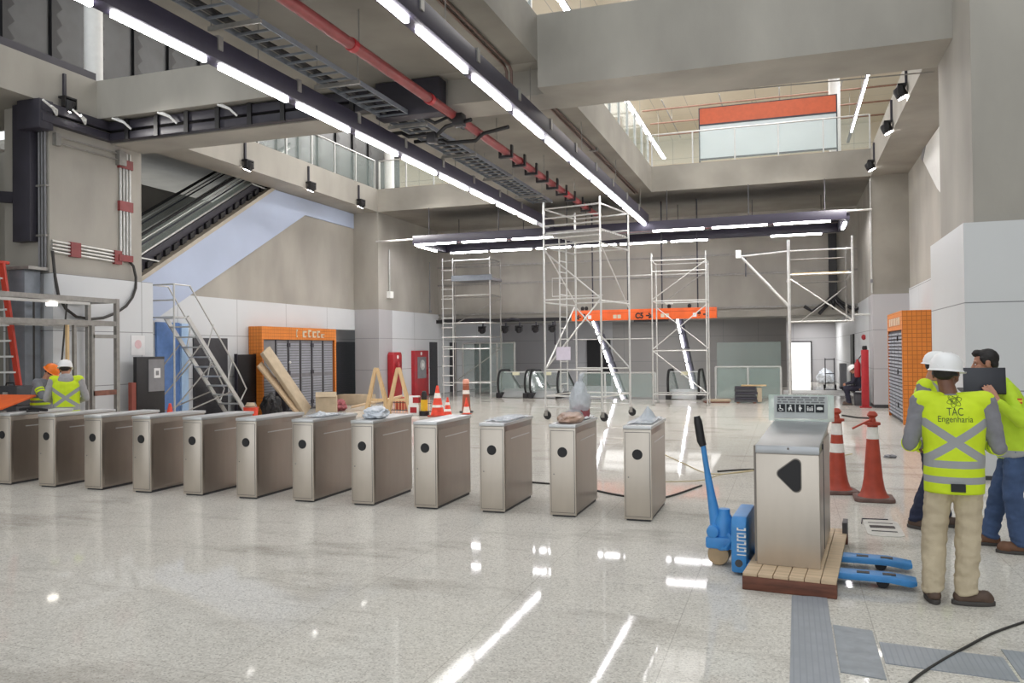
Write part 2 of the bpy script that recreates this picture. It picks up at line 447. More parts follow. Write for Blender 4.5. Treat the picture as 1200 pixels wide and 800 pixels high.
    if sleeve_band:
        for s in 'lr':
            a, e = P['el'+s], P['wr'+s]
            o = MB()
            for u0, u1 in sleeve_band: o.tube([a.lerp(e, u0), a.lerp(e, u1)], [.060, .057], 18)
            o.build('sleeve_band', vest['mat_plain'], t, label='yellow reflective sleeve band')
    # shoes
    for s in 'lr':
        to = V((*D['to'+s], 0)).normalized(); a = P['an'+s]; lat = V((-to.y, to.x, 0)); z0 = a.z-.09
        b = MB(); g0 = V((a.x, a.y, z0))
        b.caps(g0 + V((0, 0, .075)), .050, a + V((0, 0, .04)), .055)
        b.caps(g0 - to*.04 + V((0, 0, .055)), .047, g0 + to*.09 + V((0, 0, .055)), .048); b.caps(g0 + to*.09 + lat*.012 + V((0, 0, .05)), .045, g0 + to*.135 + V((0, 0, .046)), .044); b.ball(g0 + to*.12 + V((0, 0, .055)), .05); b.lathe([(.058, .09), (.06, .13), (.056, .155)], (a.x, a.y, z0), 16)
        sh = remesh(b, 'boot', boots, t, .009, 3)
        q = []
        for k in range(20):
            an = 2*PI*k/20; q.append((g0.x + to.x*(.045+.143*math.cos(an)) + lat.x*.05*math.sin(an), g0.y + to.y*(.045+.143*math.cos(an)) + lat.y*.05*math.sin(an)))
        MB().prism(q, z0+.001, z0+.032, 'XY').build('sole', 'sole', sh, bevel=.004)
    # hair, helmet, eyes
    H = P['head']; e = hm.to_euler()
    T = lambda p: H + hm @ V(p)
    if hair:
        b = MB(); b.ball(T((0, -.024, .044)), .083, .094, .088, rot=e, n=22, m=14); b.ball(T((0, -.060, .0 if helmet else -.01)), .069, .044, .046 if helmet else .058, rot=e)
        if not helmet:
            b.ball(T((0, .05, .098)), .062, .044, .034, rot=e); b.caps(T((-.074, .03, .05)), .016, T((-.076, .012, -.0)), .008); b.caps(T((.074, .03, .05)), .016, T((.076, .012, -.0)), .008)
        remesh(b, 'hair', 'hair', t, .008, 2, .003, 40)
    for s in (-1, 1):
        MB().ball(T((s*.033, .081, .002)), .010, .007, .006, rot=e, n=10, m=6).build('eye', 'white', t)
        MB().ball(T((s*.033, .087, .002)), .0045, .003, .0045, rot=e, n=8, m=6).build('iris', 'hair', t)
        MB().caps(T((s*.018, .087, .026)), .005, T((s*.048, .079, .026)), .004, 8).build('eyebrow', 'hair', t)
    if helmet:
        b = MB(); rings = []
        for z, rx, ry in ((.02, .118, .142), (.028, .112, .134), (.034, .106, .124), (.07, .104, .121), (.105, .094, .109), (.135, .072, .082), (.15, .042, .048), (.154, .012, .014)):
            rings.append(b.ring(T((0, -.008, z)), hm @ V((rx, 0, 0)), hm @ V((0, ry, 0)), 30))
        b.skin(rings)
        h = b.build('helmet', helmet, t)
        b = MB()
        pk = [b.bm.verts.new(T((.105*math.cos(PI*k/14), .09+.085*math.sin(PI*k/14), .022-.012*math.sin(PI*k/14)))) for k in range(15)]
        pk2 = [b.bm.verts.new(v.co + hm @ V((0, 0, .006))) for v in pk]
        b.bm.faces.new(pk); b.bm.faces.new(pk2[::-1])
        for k in range(14): b.bm.faces.new((pk[k], pk[k+1], pk2[k+1], pk2[k]))
        b.build('brim', helmet, h)
        b = MB()
        for dx in (-.02, .02): b.tube([T((dx, .112, .07)), T((dx, .085, .12)), T((dx, .02, .152)), T((dx, -.05, .146)), T((dx, -.105, .1)), T((dx, -.128, .05))], .006, 6)
        b.build('ridge', helmet, h)
        MB().lathe([(.086, -.012), (.09, 0), (.086, .012)], (0, 0, 0), 24, caps=False).build('headband', 'black', h, loc=T((0, -.012, .0)), rot=e)
    return t, P, vo

def stick(vo, t, body, size, zc, width, m='ink_green', xc=0.0):
    """lay lettering on the back of a vest, following its surface"""
    o = text_mesh(body, size, 'lettering', m, vo, (0, 0, 0), (0, 0, 0), .0, width=width)
    me = vo.data; bvh = BVHTree.FromPolygons([v.co for v in me.vertices], [p.vertices for p in me.polygons])
    for v in o.data.vertices:
        x, z = v.co.x + xc, v.co.y + zc
        h = bvh.ray_cast(V((x, -1, z)), V((0, 1, 0)))
        v.co = V((x, (h[0].y if h[0] else -.15) - .003, z))
    return o
def stick_lines(vo, lines, r=.0022, m='ink_green'):
    me = vo.data; bvh = BVHTree.FromPolygons([v.co for v in me.vertices], [p.vertices for p in me.polygons])
    b = MB()
    for ln in lines:
        out = []
        for x, z in ln:
            h = bvh.ray_cast(V((x, -1, z)), V((0, 1, 0))); out.append(V((x, (h[0].y if h[0] else -.15)-.002, z)))
        b.tube(out, r, 6)
    return b.build('emblem', m, vo)

VRINGS = [(-.27, .192, .150), (-.05, .194, .150), (.3, .192, .145), (.55, .208, .15), (.78, .222, .135), (.88, .215, .115), (.94, .15, .10), (1.0, .085, .085)]
v1 = vest_mat('lettered_vest', YEL, [(.985, .026), (.875, .024)], (1.14, .70, .034, 1.30, .985))
vp = vest_mat('vest_plain', YEL, [])
# --- man in the foreground seen from behind
t, P_, vo = person('person in white helmet, lettered yellow vest and beige trousers, seen from behind', (1.095, 6.43, 0), R(-4),
    dict(pelvis=(.0, -.01, .93), chest=(0, -.02, 1.22), neck=(-.015, -.0, 1.46), head=(-.035, .035, 1.605), yaw=R(-22), pitch=R(-4), roll=R(3),
         hil=(-.09, -.01, .89), hir=(.09, -.01, .89), knl=(-.125, .03, .48), knr=(.085, .02, .48), anl=(-.145, -.03, .09), anr=(.06, -.03, .09),
         tol=(-.1, 1), tor=(.95, .2), shl=(-.205, -.02, 1.41), shr=(.20, -.02, 1.41), ell=(-.275, .0, 1.11), elr=(.275, -.0, 1.10), wrl=(-.20, .24, 1.08), wrr=(.2, .24, 1.10)),
    skin='skin_dark', trousers='khaki', top='grey_cloth', boots='boot', vest=dict(mat=v1, mat_plain=vp, rings=VRINGS), helmet='helmet_white', sleeve_band=[(-.02, .12), (.2, .3)])
stick(vo, t, 'TAC', .075, 1.348, .10)
stick(vo, t, 'Engenharia', .06, 1.298, .215)
lines = []
for k in range(3):
    a = k*PI/3 + .3
    ln = []
    for i in range(25):
        u = 2*PI*i/24; x, z = .048*math.cos(u), .018*math.sin(u); ln.append((x*math.cos(a)-z*math.sin(a), 1.425 + x*math.sin(a)+z*math.cos(a)))
    lines.append(ln)
lines.append([(-.03, 1.452), (-.008, 1.405), (.012, 1.432), (.03, 1.458)])
lines.append([(.012*math.cos(u*.5), 1.425+.012*math.sin(u*.5)) for u in range(14)])
stick_lines(vo, lines, .0016)
MB().box(-.045, .045, -.172, -.165, .80, .855).build('care_label', 'ink', vo, label='small black label at the hem', loc=(.01, .008, 0))
# --- colleague behind him
v2 = vest_mat('plain_vest', YEL, [(1.02, .03), (.9, .03)])
g = NG(v2); x_, y_, z_ = g.coord(); g.setcol(g.mix(g.math('MULTIPLY', g.near(g.math('ABSOLUTE', x_), .115, .024), g.math('GREATER_THAN', z_, 1.03)), g.basecol(), lin((158, 160, 162))))
person('person in white helmet and dark jeans, mostly hidden behind the lettered vest', (1.35, 9.0, 0), R(-115),
    dict(head=(0, .05, 1.60), yaw=R(10), pitch=R(-6), wrl=(-.12, .28, 1.1), wrr=(.14, .28, 1.12), anl=(-.13, .05, .09), anr=(.14, -.12, .09), tol=(-.2, 1), tor=(.2, 1)),
    voxel=.011, trousers='dark_jeans', top='grey_cloth', boots='boot', vest=dict(mat=v2, mat_plain=vp, rings=VRINGS), helmet='helmet_white')
# --- bareheaded man with the laptop
jk = vest_mat('yellow_jacket', (190, 222, 48), [(.86, .035)])
jr = [(-.14, .196, .152), (-.05, .19, .146), (.1, .185, .14), (.3, .18, .135), (.5, .198, .142), (.8, .2, .12), (.95, .13, .095), (1.03, .085, .08)]
t, P_, _ = person('bareheaded person in yellow jacket and blue jeans holding an open laptop', (1.88, 8.2, 0), R(80),
    dict(neck=(0, .12, 1.49), head=(0, .215, 1.645), chest=(0, .03, 1.26), yaw=R(4), pitch=R(-8), shl=(-.19, .06, 1.42), shr=(.19, .06, 1.42),
         ell=(-.30, -.04, 1.15), elr=(.27, .1, 1.12), wrl=(-.385, .14, 1.33), wrr=(.0, .36, 1.28), anl=(-.13, -.02, .09), anr=(.12, .2, .09), knl=(-.12, .03, .5), knr=(.11, .12, .5), tol=(-.1, 1), tor=(-.05, 1)),
    voxel=.0065, trousers='jeans', top=jk, boots='boot_tan', top_rings=jr, helmet=None,
    hand_args={'l': dict(d=(.05, .45, .75), n=(1, .1, 0), side=1, curl=.18)})
MB().box(-.004, .004, -.035, .035, -.022, .022).build('flag_patch', mat('flag_red_patch', (196, 50, 40), .7, var=.02), t, label='red and yellow sleeve flag', loc=(-.275, -.01, 1.33), rot=(0, .2, 0))
MB().box(-.005, .005, -.035, .035, -.009, .009).build('flag_stripe', 'yellow', t, loc=(-.276, -.01, 1.33), rot=(0, .2, 0))
b = MB(); b.loft([(0, .045, .90, .155, .135), (0, .05, 1.0, .15, .138), (0, .06, 1.12, .145, .136), (0, .085, 1.28, .125, .115), (0, .11, 1.39, .08, .08)]); remesh(b, 'shirt', 'polo', t, .012, 3)
lp = thing('laptop', 'dark open laptop held up by the bareheaded person', 'laptop', (1.60, 7.93, 1.40), R(3))
MB().box(-.165, .165, 0, .012, 0, .215).build('lid', mat('laptop_dark', (50, 52, 60), .4, var=.04), lp, bevel=.004, rot=(R(-4), 0, 0))
MB().box(-.15, .15, .012, .015, .018, .2).build('screen', mat('laptop_screen', (120, 130, 150), .22, var=.04), lp, rot=(R(-4), 0, 0))
MB().box(-.165, .165, .0, .225, -.016, .0).build('base', 'black', lp, bevel=.004, rot=(R(9), 0, R(0)))
MB().box(-.145, .145, .03, .13, .0, .003).build('keyboard', 'dark_grey', lp, rot=(R(9), 0, 0))
# --- two workers at the left
v3 = vest_mat('left_vest', YEL, [(.96, .028), (.84, .028)], (1.13, .75, .034, 1.34, .96))
person('person in white helmet and yellow vest, seen from behind beside the booth frame', (-10.97, 10.02, 0), R(42),
    dict(pitch=R(-12), neck=(0, .0, 1.45), head=(-.02, .06, 1.585), wrl=(-.13, .3, 1.05), wrr=(.14, .3, 1.05), ell=(-.28, .02, 1.12), elr=(.28, .02, 1.12), chest=(0, -.0, 1.22)),
    voxel=.01, trousers='dark_jeans', top='hood_cloth', boots='boot', vest=dict(mat=v3, mat_plain=vp, rings=VRINGS), helmet='helmet_white', hood=True)
sv = mat('grey_reflective_sleeve', (118, 120, 126), .85, var=.06, scale=10)
t, P_, _ = person('person in orange helmet and grey work shirt looking down at the hands', (-12.0, 10.42, 0), R(-70),
    dict(neck=(0, .10, 1.41), chest=(0, .03, 1.21), head=(0, .19, 1.52), pitch=R(-38), shl=(-.19, .06, 1.36), shr=(.19, .06, 1.36), ell=(-.26, .2, 1.12), elr=(.27, .2, 1.13), wrl=(-.06, .42, 1.2), wrr=(.08, .42, 1.2)),
    voxel=.009, trousers='dark_jeans', top=sv, boots='boot', helmet='helmet_orange')
b = MB()
for s in 'lr':
    a, e = P_['sh'+s], P_['el'+s]
    for u0, u1 in ((.45, .55), (.62, .72)): b.tube([a.lerp(e, u0), a.lerp(e, u1)], .073, 18)
b.build('sleeve_stripe', vp, t, label='yellow reflective sleeve stripes')
b = MB(); b.loft([(0, .015, .98, .185, .14), (0, .015, 1.02, .187, .142)]).loft([(0, .02, 1.06, .187, .142), (0, .02, 1.1, .189, .143)]); b.build('waist_stripe', vp, t)
# --- seated worker far right
sd = thing('crate', 'dark crate the seated worker sits on', 'crate', (2.12, 27.32, 0))
MB().box(-.2, .2, -.22, .22, 0, .36).build('box', 'dark_grey', sd, bevel=.01); MB().box(-.21, .21, -.23, .23, .36, .39).build('lid', 'charcoal', sd)
person('person in white helmet and navy overalls seated by the red fire post', (2.12, 27.32, 0), R(85),
    dict(pelvis=(0, 0, .55), chest=(0, .08, .80), neck=(0, .15, 1.0), head=(0, .23, 1.11), pitch=R(-35), shl=(-.18, .12, .96), shr=(.18, .12, .96), ell=(-.24, .22, .72), elr=(.24, .22, .72), wrl=(-.1, .42, .66), wrr=(.1, .42, .66),
         hil=(-.09, .02, .53), hir=(.09, .02, .53), knl=(-.13, .42, .52), knr=(.12, .42, .52), anl=(-.13, .34, .09), anr=(.12, .36, .09)),
    voxel=.012, trousers='navy', top='navy', boots='boot', helmet='helmet_white')
# ================================================================== SETTING
ZS, ZF = 6.88, 7.70        # soffit and upper floor level
XL, XR = -14.0, 2.4        # inner faces left and right
f = MB()
f.box(-24, 12, -9, 29.3, -.3, 0); f.box(-24, -10.9, 29.3, 48, -.3, 0); f.box(-2.62, 12, 29.3, 48, -.3, 0)
struct('floor', f, 'floor', 'polished speckled granite floor of the hall', 'floor')
w = MB().box(-10.9, -2.62, 29.3, 29.5, -5, -.3).box(-11.1, -10.9, 29.3, 46, -5, -.3).box(-2.62, -2.4, 29.3, 46, -5, -.3)
struct('wall_well', w, 'concrete', 'concrete sides of the escalator well in the floor', 'wall')

# left side -----------------------------------------------------------------
def column(s):
    X = XL if s < 0 else XR
    c = MB().box(min(X, X+s*1.2), max(X, X+s*1.2), 12.4, 14.85, 3.46, ZS if s < 0 else 13.5)
    return c
struct('pillar_left', column(-1), 'concrete', 'concrete pillar beside the orange table, conduits on its face', 'pillar')
struct('pillar_right', column(1), 'concrete', 'tall concrete pillar carrying the deep beam, above white cladding', 'pillar')
struct('wall_left_cladding', MB().box(-15.2, XL+.13, 12.36, 15.05, .0, 3.46), 'panel', 'white cladding around the foot of the near left pillar', 'wall panel')
struct('wall_right_cladding', MB().box(XR-.13, 9, 12.36, 15.05, .06, 3.47), 'panel_right', 'large white cladding panels behind the man with the laptop', 'wall panel')
struct('baseboard_right', MB().box(XR-.11, 9, 12.38, 15.03, 0, .06), 'dark_grey', 'dark skirting under the large white cladding', 'skirting')
struct('wall_right_front', MB().box(XR+1.2, 9, 12.42, 15, 3.47, 13.5).box(8.8, 9, -9, 12.4, 0, 13.5), 'concrete', 'concrete wall above the large white cladding', 'wall')
struct('wall_left_back', MB().box(-24, -15.2, 15.0, 15.2, 0, ZS).box(-20.2, -20, -9, 15, 0, ZS), 'concrete', 'brownish concrete wall behind the red stepladder', 'wall')
# recess behind the left pillar
struct('wall_recess_left', MB().prism([(17.5, 3.36), (26.2, 3.36), (26.2, ZS), (23.95, ZS)], -15.25, -15, 'YZ'), 'concrete', 'concrete wall under the slanting escalator, above the orange framed kiosk', 'wall')
pn = MB().box(-15.2, -14.97, 15.05, 24.2, 0, 3.36).box(-15.2, -14.97, 24.2, 26.2, 2.62, 3.36)
struct('wall_recess_cladding', pn, 'panel', 'white cladding band behind the orange framed kiosk', 'wall panel')
struct('wall_recess_back', MB().box(-18.9, -18.6, 15.0, 27.5, 0, 7.0), 'concrete', 'concrete wall seen above the escalator handrails', 'wall')
struct('wall_alcove', MB().box(-15.9, -15.7, 24.2, 29, 0, 3.4).box(-15.7, -15.2, 24.1, 24.2, 0, 2.7), 'panel_grey', 'grey alcove wall right of the orange framed kiosk', 'wall')
d = MB().box(-15.7, -15.66, 24.5, 27.4, .05, 2.2)
for k in range(26): d.box(-15.66, -15.64, 24.55, 27.35, .1+k*.08, .15+k*.08)
struct('door_alcove', d, 'dark_louvre', 'dark louvred door in the alcove beside the orange framed kiosk', 'door')
# far left pillar and wall
struct('pillar_far_left', MB().box(-15.0, XL, 26.2, 27.2, 3.36, ZS), 'concrete', 'concrete pillar left of the red fire totem', 'pillar')
struct('pillar_far_left_cladding', MB().box(-14.95, XL+.02, 26.17, 27.2, .1, 3.36), 'panel_grey', 'grey clad foot of the pillar left of the red fire totem', 'wall panel')
struct('baseboard_far_left', MB().box(-14.9, XL, 26.2, 27.2, 0, .1), 'dark_grey', 'dark skirting of the far left grey pillar', 'skirting')
struct('wall_left', MB().box(-14.3, XL, 27.2, 31.5, 3.36, ZS), 'concrete', 'concrete wall above the red fire cabinet', 'wall')
struct('wall_left_panels', MB().box(-14.3, XL+.03, 27.2, 31.6, .08, 3.36), 'panel', 'white cladding behind the red fire cabinet', 'wall panel')
struct('baseboard_left', MB().box(-14.28, XL+.01, 27.2, 31.6, 0, .08), 'dark_grey', 'dark skirting beside the red fire cabinet', 'skirting')
struct('wall_left_far', MB().box(-14.3, XL-.15, 31.6, 40, 0, 3.3), 'panel', 'pale wall beyond the left scaffold', 'wall')
def plain_door(name, y0, y1, z1, label, X=XL+.03, m='dark_louvre'):
    b = MB().box(X-.02, X+.02, y0, y1, .02, z1)
    for k in range(int(z1/.09)-1): b.box(X+.02, X+.028, y0+.05, y1-.05, .07+k*.09, .12+k*.09)
    return struct(name, b, m, label, 'door')
plain_door('door_1', 30.5, 31.25, 2.2, 'narrow dark door right of the red fire cabinet')
plain_door('door_2', 17.66, 19.03, 2.24, 'dark louvred double door behind the rolling ladder', X=-14.95)
plain_door('door_3', 33.0, 33.7, 2.2, 'narrow dark door behind the left scaffold', X=-14.13)
plain_door('door_4', 36.0, 37.9, 2.2, 'wide dark slatted door beyond the left scaffold', X=-14.13)
b = MB().box(-14.96, -14.9, 16.3, 17.1, .02, 2.62)
struct('door_5', b, 'door_blue', 'blue door behind the top of the rolling ladder', 'door')
struct('door_6', MB().box(-14.93, -14.84, 17.1, 17.35, .02, 2.6), 'door_pale', 'narrow pale blue door leaf beside the blue door', 'door')

# right side ----------------------------------------------------------------
struct('wall_right_recess', MB().box(3.4, 3.7, 15.05, 26.2, 3.5, ZS), 'concrete', 'concrete wall above the orange tiled kiosk', 'wall')
struct('wall_right_recess_cladding', MB().box(3.37, 3.7, 15.05, 26.2, 0, 3.5), 'panel', 'white cladding behind the orange tiled kiosk', 'wall panel')
struct('pillar_far_right', MB().box(XR, 3.4, 26.2, 27.4, 3.36, ZS), 'concrete_dark', 'brown concrete pillar behind the orange tiled kiosk', 'pillar')
struct('pillar_far_right_cladding', MB().box(XR-.02, 3.4, 26.17, 27.4, .1, 3.36), 'panel_grey', 'grey clad pillar foot behind the orange tiled kiosk', 'wall panel')
struct('baseboard_far_right', MB().box(XR, 3.4, 26.2, 27.4, 0, .1), 'dark_grey', 'dark skirting of the far right grey pillar', 'skirting')
struct('wall_right', MB().box(XR, 2.8, 27.4, 31.8, 3.36, ZS), 'concrete', 'concrete wall right of the cantilevered scaffold', 'wall')
struct('wall_right_panels', MB().box(XR-.02, 2.8, 27.4, 33.0, 0, 3.36), 'panel', 'white cladding behind the seated worker', 'wall panel')
struct('wall_right_far', MB().box(XR-.02, 2.8, 33.0, 47, 0, 3.4), 'panel', 'pale corridor wall beyond the seated worker', 'wall')
struct('door_7', MB().box(XR-.08, XR-.02, 33.2, 34.6, 0, 2.3), 'black', 'dark doorway beyond the seated worker', 'door')

# far end -------------------------------------------------------------------
fw = MB().box(-14.2, 2.8, 31.5, 31.8, 3.2, ZS)
struct('wall_far', fw, 'concrete', 'concrete wall above the escalator well', 'wall')
struct('beam_far', MB().box(-14.2, 2.6, 31.42, 31.9, 2.98, 3.2), 'concrete_dark', 'dark bottom edge of the far concrete wall', 'beam')
struct('trim_1', MB().box(-14, 2.4, 31.44, 31.5, 4.55, 4.62).box(-14, 2.4, 31.44, 31.5, 5.3, 5.36).box(-14, 2.4, 31.43, 31.5, 3.3, 3.37), 'alu_dark', 'thin grey rails along the far concrete wall', 'rail')
struct('ceiling_far', MB().box(-14.3, 2.8, 31.9, 47, 3.2, 3.4), 'concrete_dark', 'low ceiling beyond the far wall', 'ceiling')
b = MB().box(-8.3, -.06, 40.0, 40.2, -5, 3.2).box(-.25, -.06, 40.2, 46, 0, 3.2)
M['back_wall'] = panel_mat('grey_back_wall', (152, 149, 147), 1.6, 1.2)
struct('wall_back', b, 'back_wall', 'grey panelled wall behind the escalator well', 'wall')
struct('wall_back_left', MB().box(-14.2, -8.3, 40.0, 40.2, -5, 3.2), 'panel_grey', 'pale back wall left of the well', 'wall')
struct('wall_corridor', MB().box(-.06, 2.5, 46, 46.2, 0, 3.3), 'panel_grey', 'bluish end wall of the right corridor', 'wall')
struct('door_8', MB().box(-9.6, -8.4, 39.92, 40.0, 0, 2.35), 'black', 'black doorway in the back wall behind the tall scaffold', 'door')
struct('door_9', MB().box(.1, 1.12, 45.9, 46, .02, 2.08), mat('lit_white_doorway', (250, 250, 246), .5, var=0, emit=.9), 'bright white doorway at the end of the right corridor', 'door')
struct('door_frame', MB().box(1.12, 1.2, 45.86, 46, 0, 2.14).box(.04, .1, 45.86, 46, 0, 2.14).box(.04, 1.2, 45.86, 46, 2.08, 2.15), 'dark_grey', 'dark frame of the bright doorway', 'door frame')
struct('threshold', MB().box(-.2, 2.36, 33.2, 35.6, 0, .05), 'white', 'white stone threshold strip at the corridor mouth', 'floor strip')

# beam, slabs ---------------------------------------------------------------
bm_ = MB().box(-15.2, -4.1, 13.6, 14.9, ZS, ZF).box(-15.2, -4.1, 13.98, 14.9, 6.42, ZS).box(-4.1, XR, 13.6, 14.95, 6.42, ZF)
struct('beam', bm_, 'concrete', 'deep concrete beam crossing the hall above the turnstiles', 'beam')
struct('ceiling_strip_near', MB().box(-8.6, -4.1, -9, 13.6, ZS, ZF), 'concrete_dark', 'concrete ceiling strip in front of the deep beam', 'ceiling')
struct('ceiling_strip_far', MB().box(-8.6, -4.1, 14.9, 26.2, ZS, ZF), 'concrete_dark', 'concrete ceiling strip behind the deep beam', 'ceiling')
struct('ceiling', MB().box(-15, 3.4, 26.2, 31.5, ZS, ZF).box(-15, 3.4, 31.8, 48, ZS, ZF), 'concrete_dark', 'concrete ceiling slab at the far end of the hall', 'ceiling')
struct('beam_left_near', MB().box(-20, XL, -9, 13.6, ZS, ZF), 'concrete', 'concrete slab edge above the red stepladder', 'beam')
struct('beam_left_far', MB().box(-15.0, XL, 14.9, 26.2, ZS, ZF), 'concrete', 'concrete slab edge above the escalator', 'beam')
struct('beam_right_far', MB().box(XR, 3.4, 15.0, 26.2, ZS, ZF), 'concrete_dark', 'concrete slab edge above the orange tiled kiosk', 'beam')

# upper level ---------------------------------------------------------------
M['cream'] = panel_mat('cream_soffit', (206, 196, 176), 1.5, 1.5)
M['pale_wall'] = mat('pale_blue_wall', (196, 206, 210), .5, var=.06, scale=.5)
struct('wall_upper_back', MB().box(-24, 14, 44, 44.2, 9.9, 13.4), 'cream', 'cream panelled wall of the upper level', 'wall')
struct('wall_upper_dado', MB().box(-24, 14, 43.9, 44.2, ZF, 9.9), 'pale_wall', 'pale blue lower wall of the upper level', 'wall')
struct('ceiling_upper', MB().box(-24, 14, 13.6, 44.2, 13.0, 13.3).box(-8.6, -4.1, -9, 13.6, 13.0, 13.3), 'cream', 'cream ceiling of the upper level', 'ceiling')
struct('floor_upper', MB().box(-24, -15.0, 16.4, 44, ZF-.1, ZF).box(3.4, 14, 16.4, 44, ZF-.1, ZF).box(-24, -15.2, -9, 14, ZF, ZF+.02), 'concrete', 'upper level floor', 'floor')
# dark glazed facade on the upper left
M['dark_glazing'] = mat('dark_reflecting_glazing', (30, 32, 34), .4, var=.9, scale=.9, spec=.6)
struct('window_1', MB().box(-17.1, -17.0, -4, 34, ZF, 13.0), 'dark_glazing', 'dark glazed facade of the upper level on the left', 'window')
mu = MB()
for k in range(26):
    y = -2.0 + k*1.32
    mu.box(-17.0, -16.93, y-.07, y+.07, ZF, 13)
    for j in range(13):
        z = ZF + .1 + j*.4
        mu.prism([(y+.07, z), (y+.26, z+.2), (y+.07, z+.4)], -16.99, -16.95, 'YZ')
struct('window_mullions', mu, 'black', 'black saw-toothed mullions of the upper left glazing', 'window frame')
struct('trim_2', MB().box(XL-.06, XL-.02, -9, 13.6, ZF, ZF+.16), 'charcoal', 'dark upstand on the near left slab edge', 'trim')
for i, (x, y, lab) in enumerate(((-14.45, 13.95, 'white round column on the near left slab corner'), (-14.6, 28.3, 'white round column behind the upper balustrade above the far left pillar'),
                                 (-9.7, 30.5, 'white round column on the upper level behind the left light track'), (1.65, 30.4, 'white round column right of the orange topped board'), (-16.2, 21.9, 'white round column above the escalator'))):
    struct('column', MB().lathe([(.19, ZF), (.19, 13.0)], (x, y, 0), 24), 'white', lab, 'column')

def balustrade(label, a, b, n, group='glass balustrades of the upper level', z=ZF, h=1.05, rail='alu', thick=.02, g='glass'):
    a, b = V((*a, z)), V((*b, z)); d = (b-a); L = d.length; ang = math.atan2(d.y, d.x)
    t = thing('glass_balustrade', label, 'balustrade', a, ang, group)
    for k in range(n):
        MB().box(L*k/n+.03, L*(k+1)/n-.03, -thick/2, thick/2, .06, h-.06).build('glass_panel', g, t)
    for k in range(n+1):
        MB().box(L*k/n-.02, L*k/n+.02, -.035, .035, 0, h).build('post', rail, t)
    MB().tube([(0, 0, h), (L, 0, h)], .024, 8).build('handrail', rail, t)
    return t
balustrade('glass balustrade in front of the orange topped board', (-4.1, 26.35), (2.4, 26.35), 5)
balustrade('glass balustrade above the far left pillar, facing the hall', (-14.0, 26.35), (-8.6, 26.35), 5)
balustrade('glass balustrade on the slab edge above the escalator', (-14.12, 16.6), (-14.12, 26.2), 7)
balustrade('greenish glass balustrade on the ceiling strip edge behind the deep beam', (-4.2, 16.6), (-4.2, 26.2), 8, g='glass_green')
balustrade('greenish glass balustrade on the ceiling strip edge in front of the deep beam', (-4.2, 2.0), (-4.2, 13.5), 9, g='glass_green')
# things of the upper level
t = thing('display_board', 'large white board with an orange top band on the upper level', 'board', (-.6, 29.0, ZF))
MB().box(-2.22, 2.22, -.02, .02, .75, 1.9).build('panel', 'pale_wall', t)
MB().box(-2.22, 2.22, -.03, .03, 1.95, 2.5).build('header_band', mat('rust_orange', (190, 86, 48), .5, var=.05), t, label='rust orange header band')
fr = MB()
for x in (-2.26, 2.22): fr.box(x, x+.04, -.04, .04, 0, 2.53)
fr.box(-2.22, 2.22, -.04, .04, 1.9, 1.95).box(-2.22, 2.22, -.04, .04, .7, .75).box(-2.22, 2.22, -.035, .035, 2.5, 2.53)
fr.build('frame', 'charcoal', t)
for (x, y, wd, dp, h, lab, c) in ((-12.5, 33, 2.2, .8, 1.3, 'blue-grey counter behind the upper balustrade, nearest the far left pillar', 'mid_grey'), (-9.4, 35, 2.4, .8, 1.3, 'blue-grey counter on the upper level behind the ceiling strip', 'mid_grey')):
    t = thing('counter', lab, 'counter', (x, y, ZF+.004))
    MB().box(-wd/2, wd/2, -dp/2, dp/2, .1, h-.06).build('body', 'bluegrey_metal', t, bevel=.02)
    MB().box(-wd/2-.05, wd/2+.05, -dp/2-.05, dp/2+.05, h-.06, h).build('worktop', 'pale_wall', t, bevel=.01)
    MB().box(-wd/2+.05, wd/2-.05, -dp/2+.05, dp/2-.05, 0, .1).build('plinth', 'dark_grey', t)
M['brown_pipe'] = mat('brown_sprinkler_pipe', (128, 96, 80), .5, var=.1)
pp = thing('pipe_run', 'rust coloured sprinkler pipes under the cream upper ceiling', 'pipes', (0, 36, 12.4))
for k in range(3): MB().tube([(-6, k*2.2, 0), (8, k*2.2, 0)], .04, 8).build('pipe', 'brown_pipe', pp)
for k in range(6): MB().tube([(-5+k*2.4, -1, .1), (-5+k*2.4, 5.5, .1)], .03, 8).build('branch_pipe', 'alu_dark', pp)
for k in range(4): MB().tube([(-5+k*3.6, 2.2, 0), (-5+k*3.6, 2.2, .6)], .015, 6).build('hanger_rod', 'alu_dark', pp)
struct('door_10', MB().box(1.1, 2.0, 43.8, 43.9, ZF, ZF+2.4), mat('lit_doorway_above', (250, 250, 250), .5, var=0, emit=1.5), 'bright doorway on the upper level right of the orange topped board', 'door')
# ================================================================== LIGHT TRACKS
def light_track(name, label, a, b, lights, w=.25, h=.33, group='black light tracks', side=0.0, extra=None, tubew=.062):
    """black trunking from a to b with lit tubes under it; lights = list of (t0,t1) metres from a"""
    a, b = V(a), V(b); L = (b-a).length; ang = math.atan2((b-a).y, (b-a).x)
    t = thing(name, label, 'light track', a, ang, group)
    slope = math.asin((b-a).z/L); t.rotation_euler = (0, -slope, ang)
    bmx = MB().box(0, L, -w/2, w/2, .03, h)
    bmx.build('trunking', 'trunk', t, bevel=.008)
    for (p, q) in lights:
        MB().box(p, q, side-tubew/2, side+tubew/2, -.03, .032).build('light_tube', 'tube', t)
    for (p, q), (p2, q2) in zip(lights, lights[1:]):
        MB().box((q+p2)/2-.05, (q+p2)/2+.05, -w/2-.02, w/2+.02, h*.5, h+.03).build('clamp', 'alu_dark', t)
    return t
segs = [(.12 + k*1.903, .12 + k*1.903 + 1.60) for k in range(15)]
segs2 = [(.12 + k*1.903, .12 + k*1.903 + 1.70) for k in range(17)]
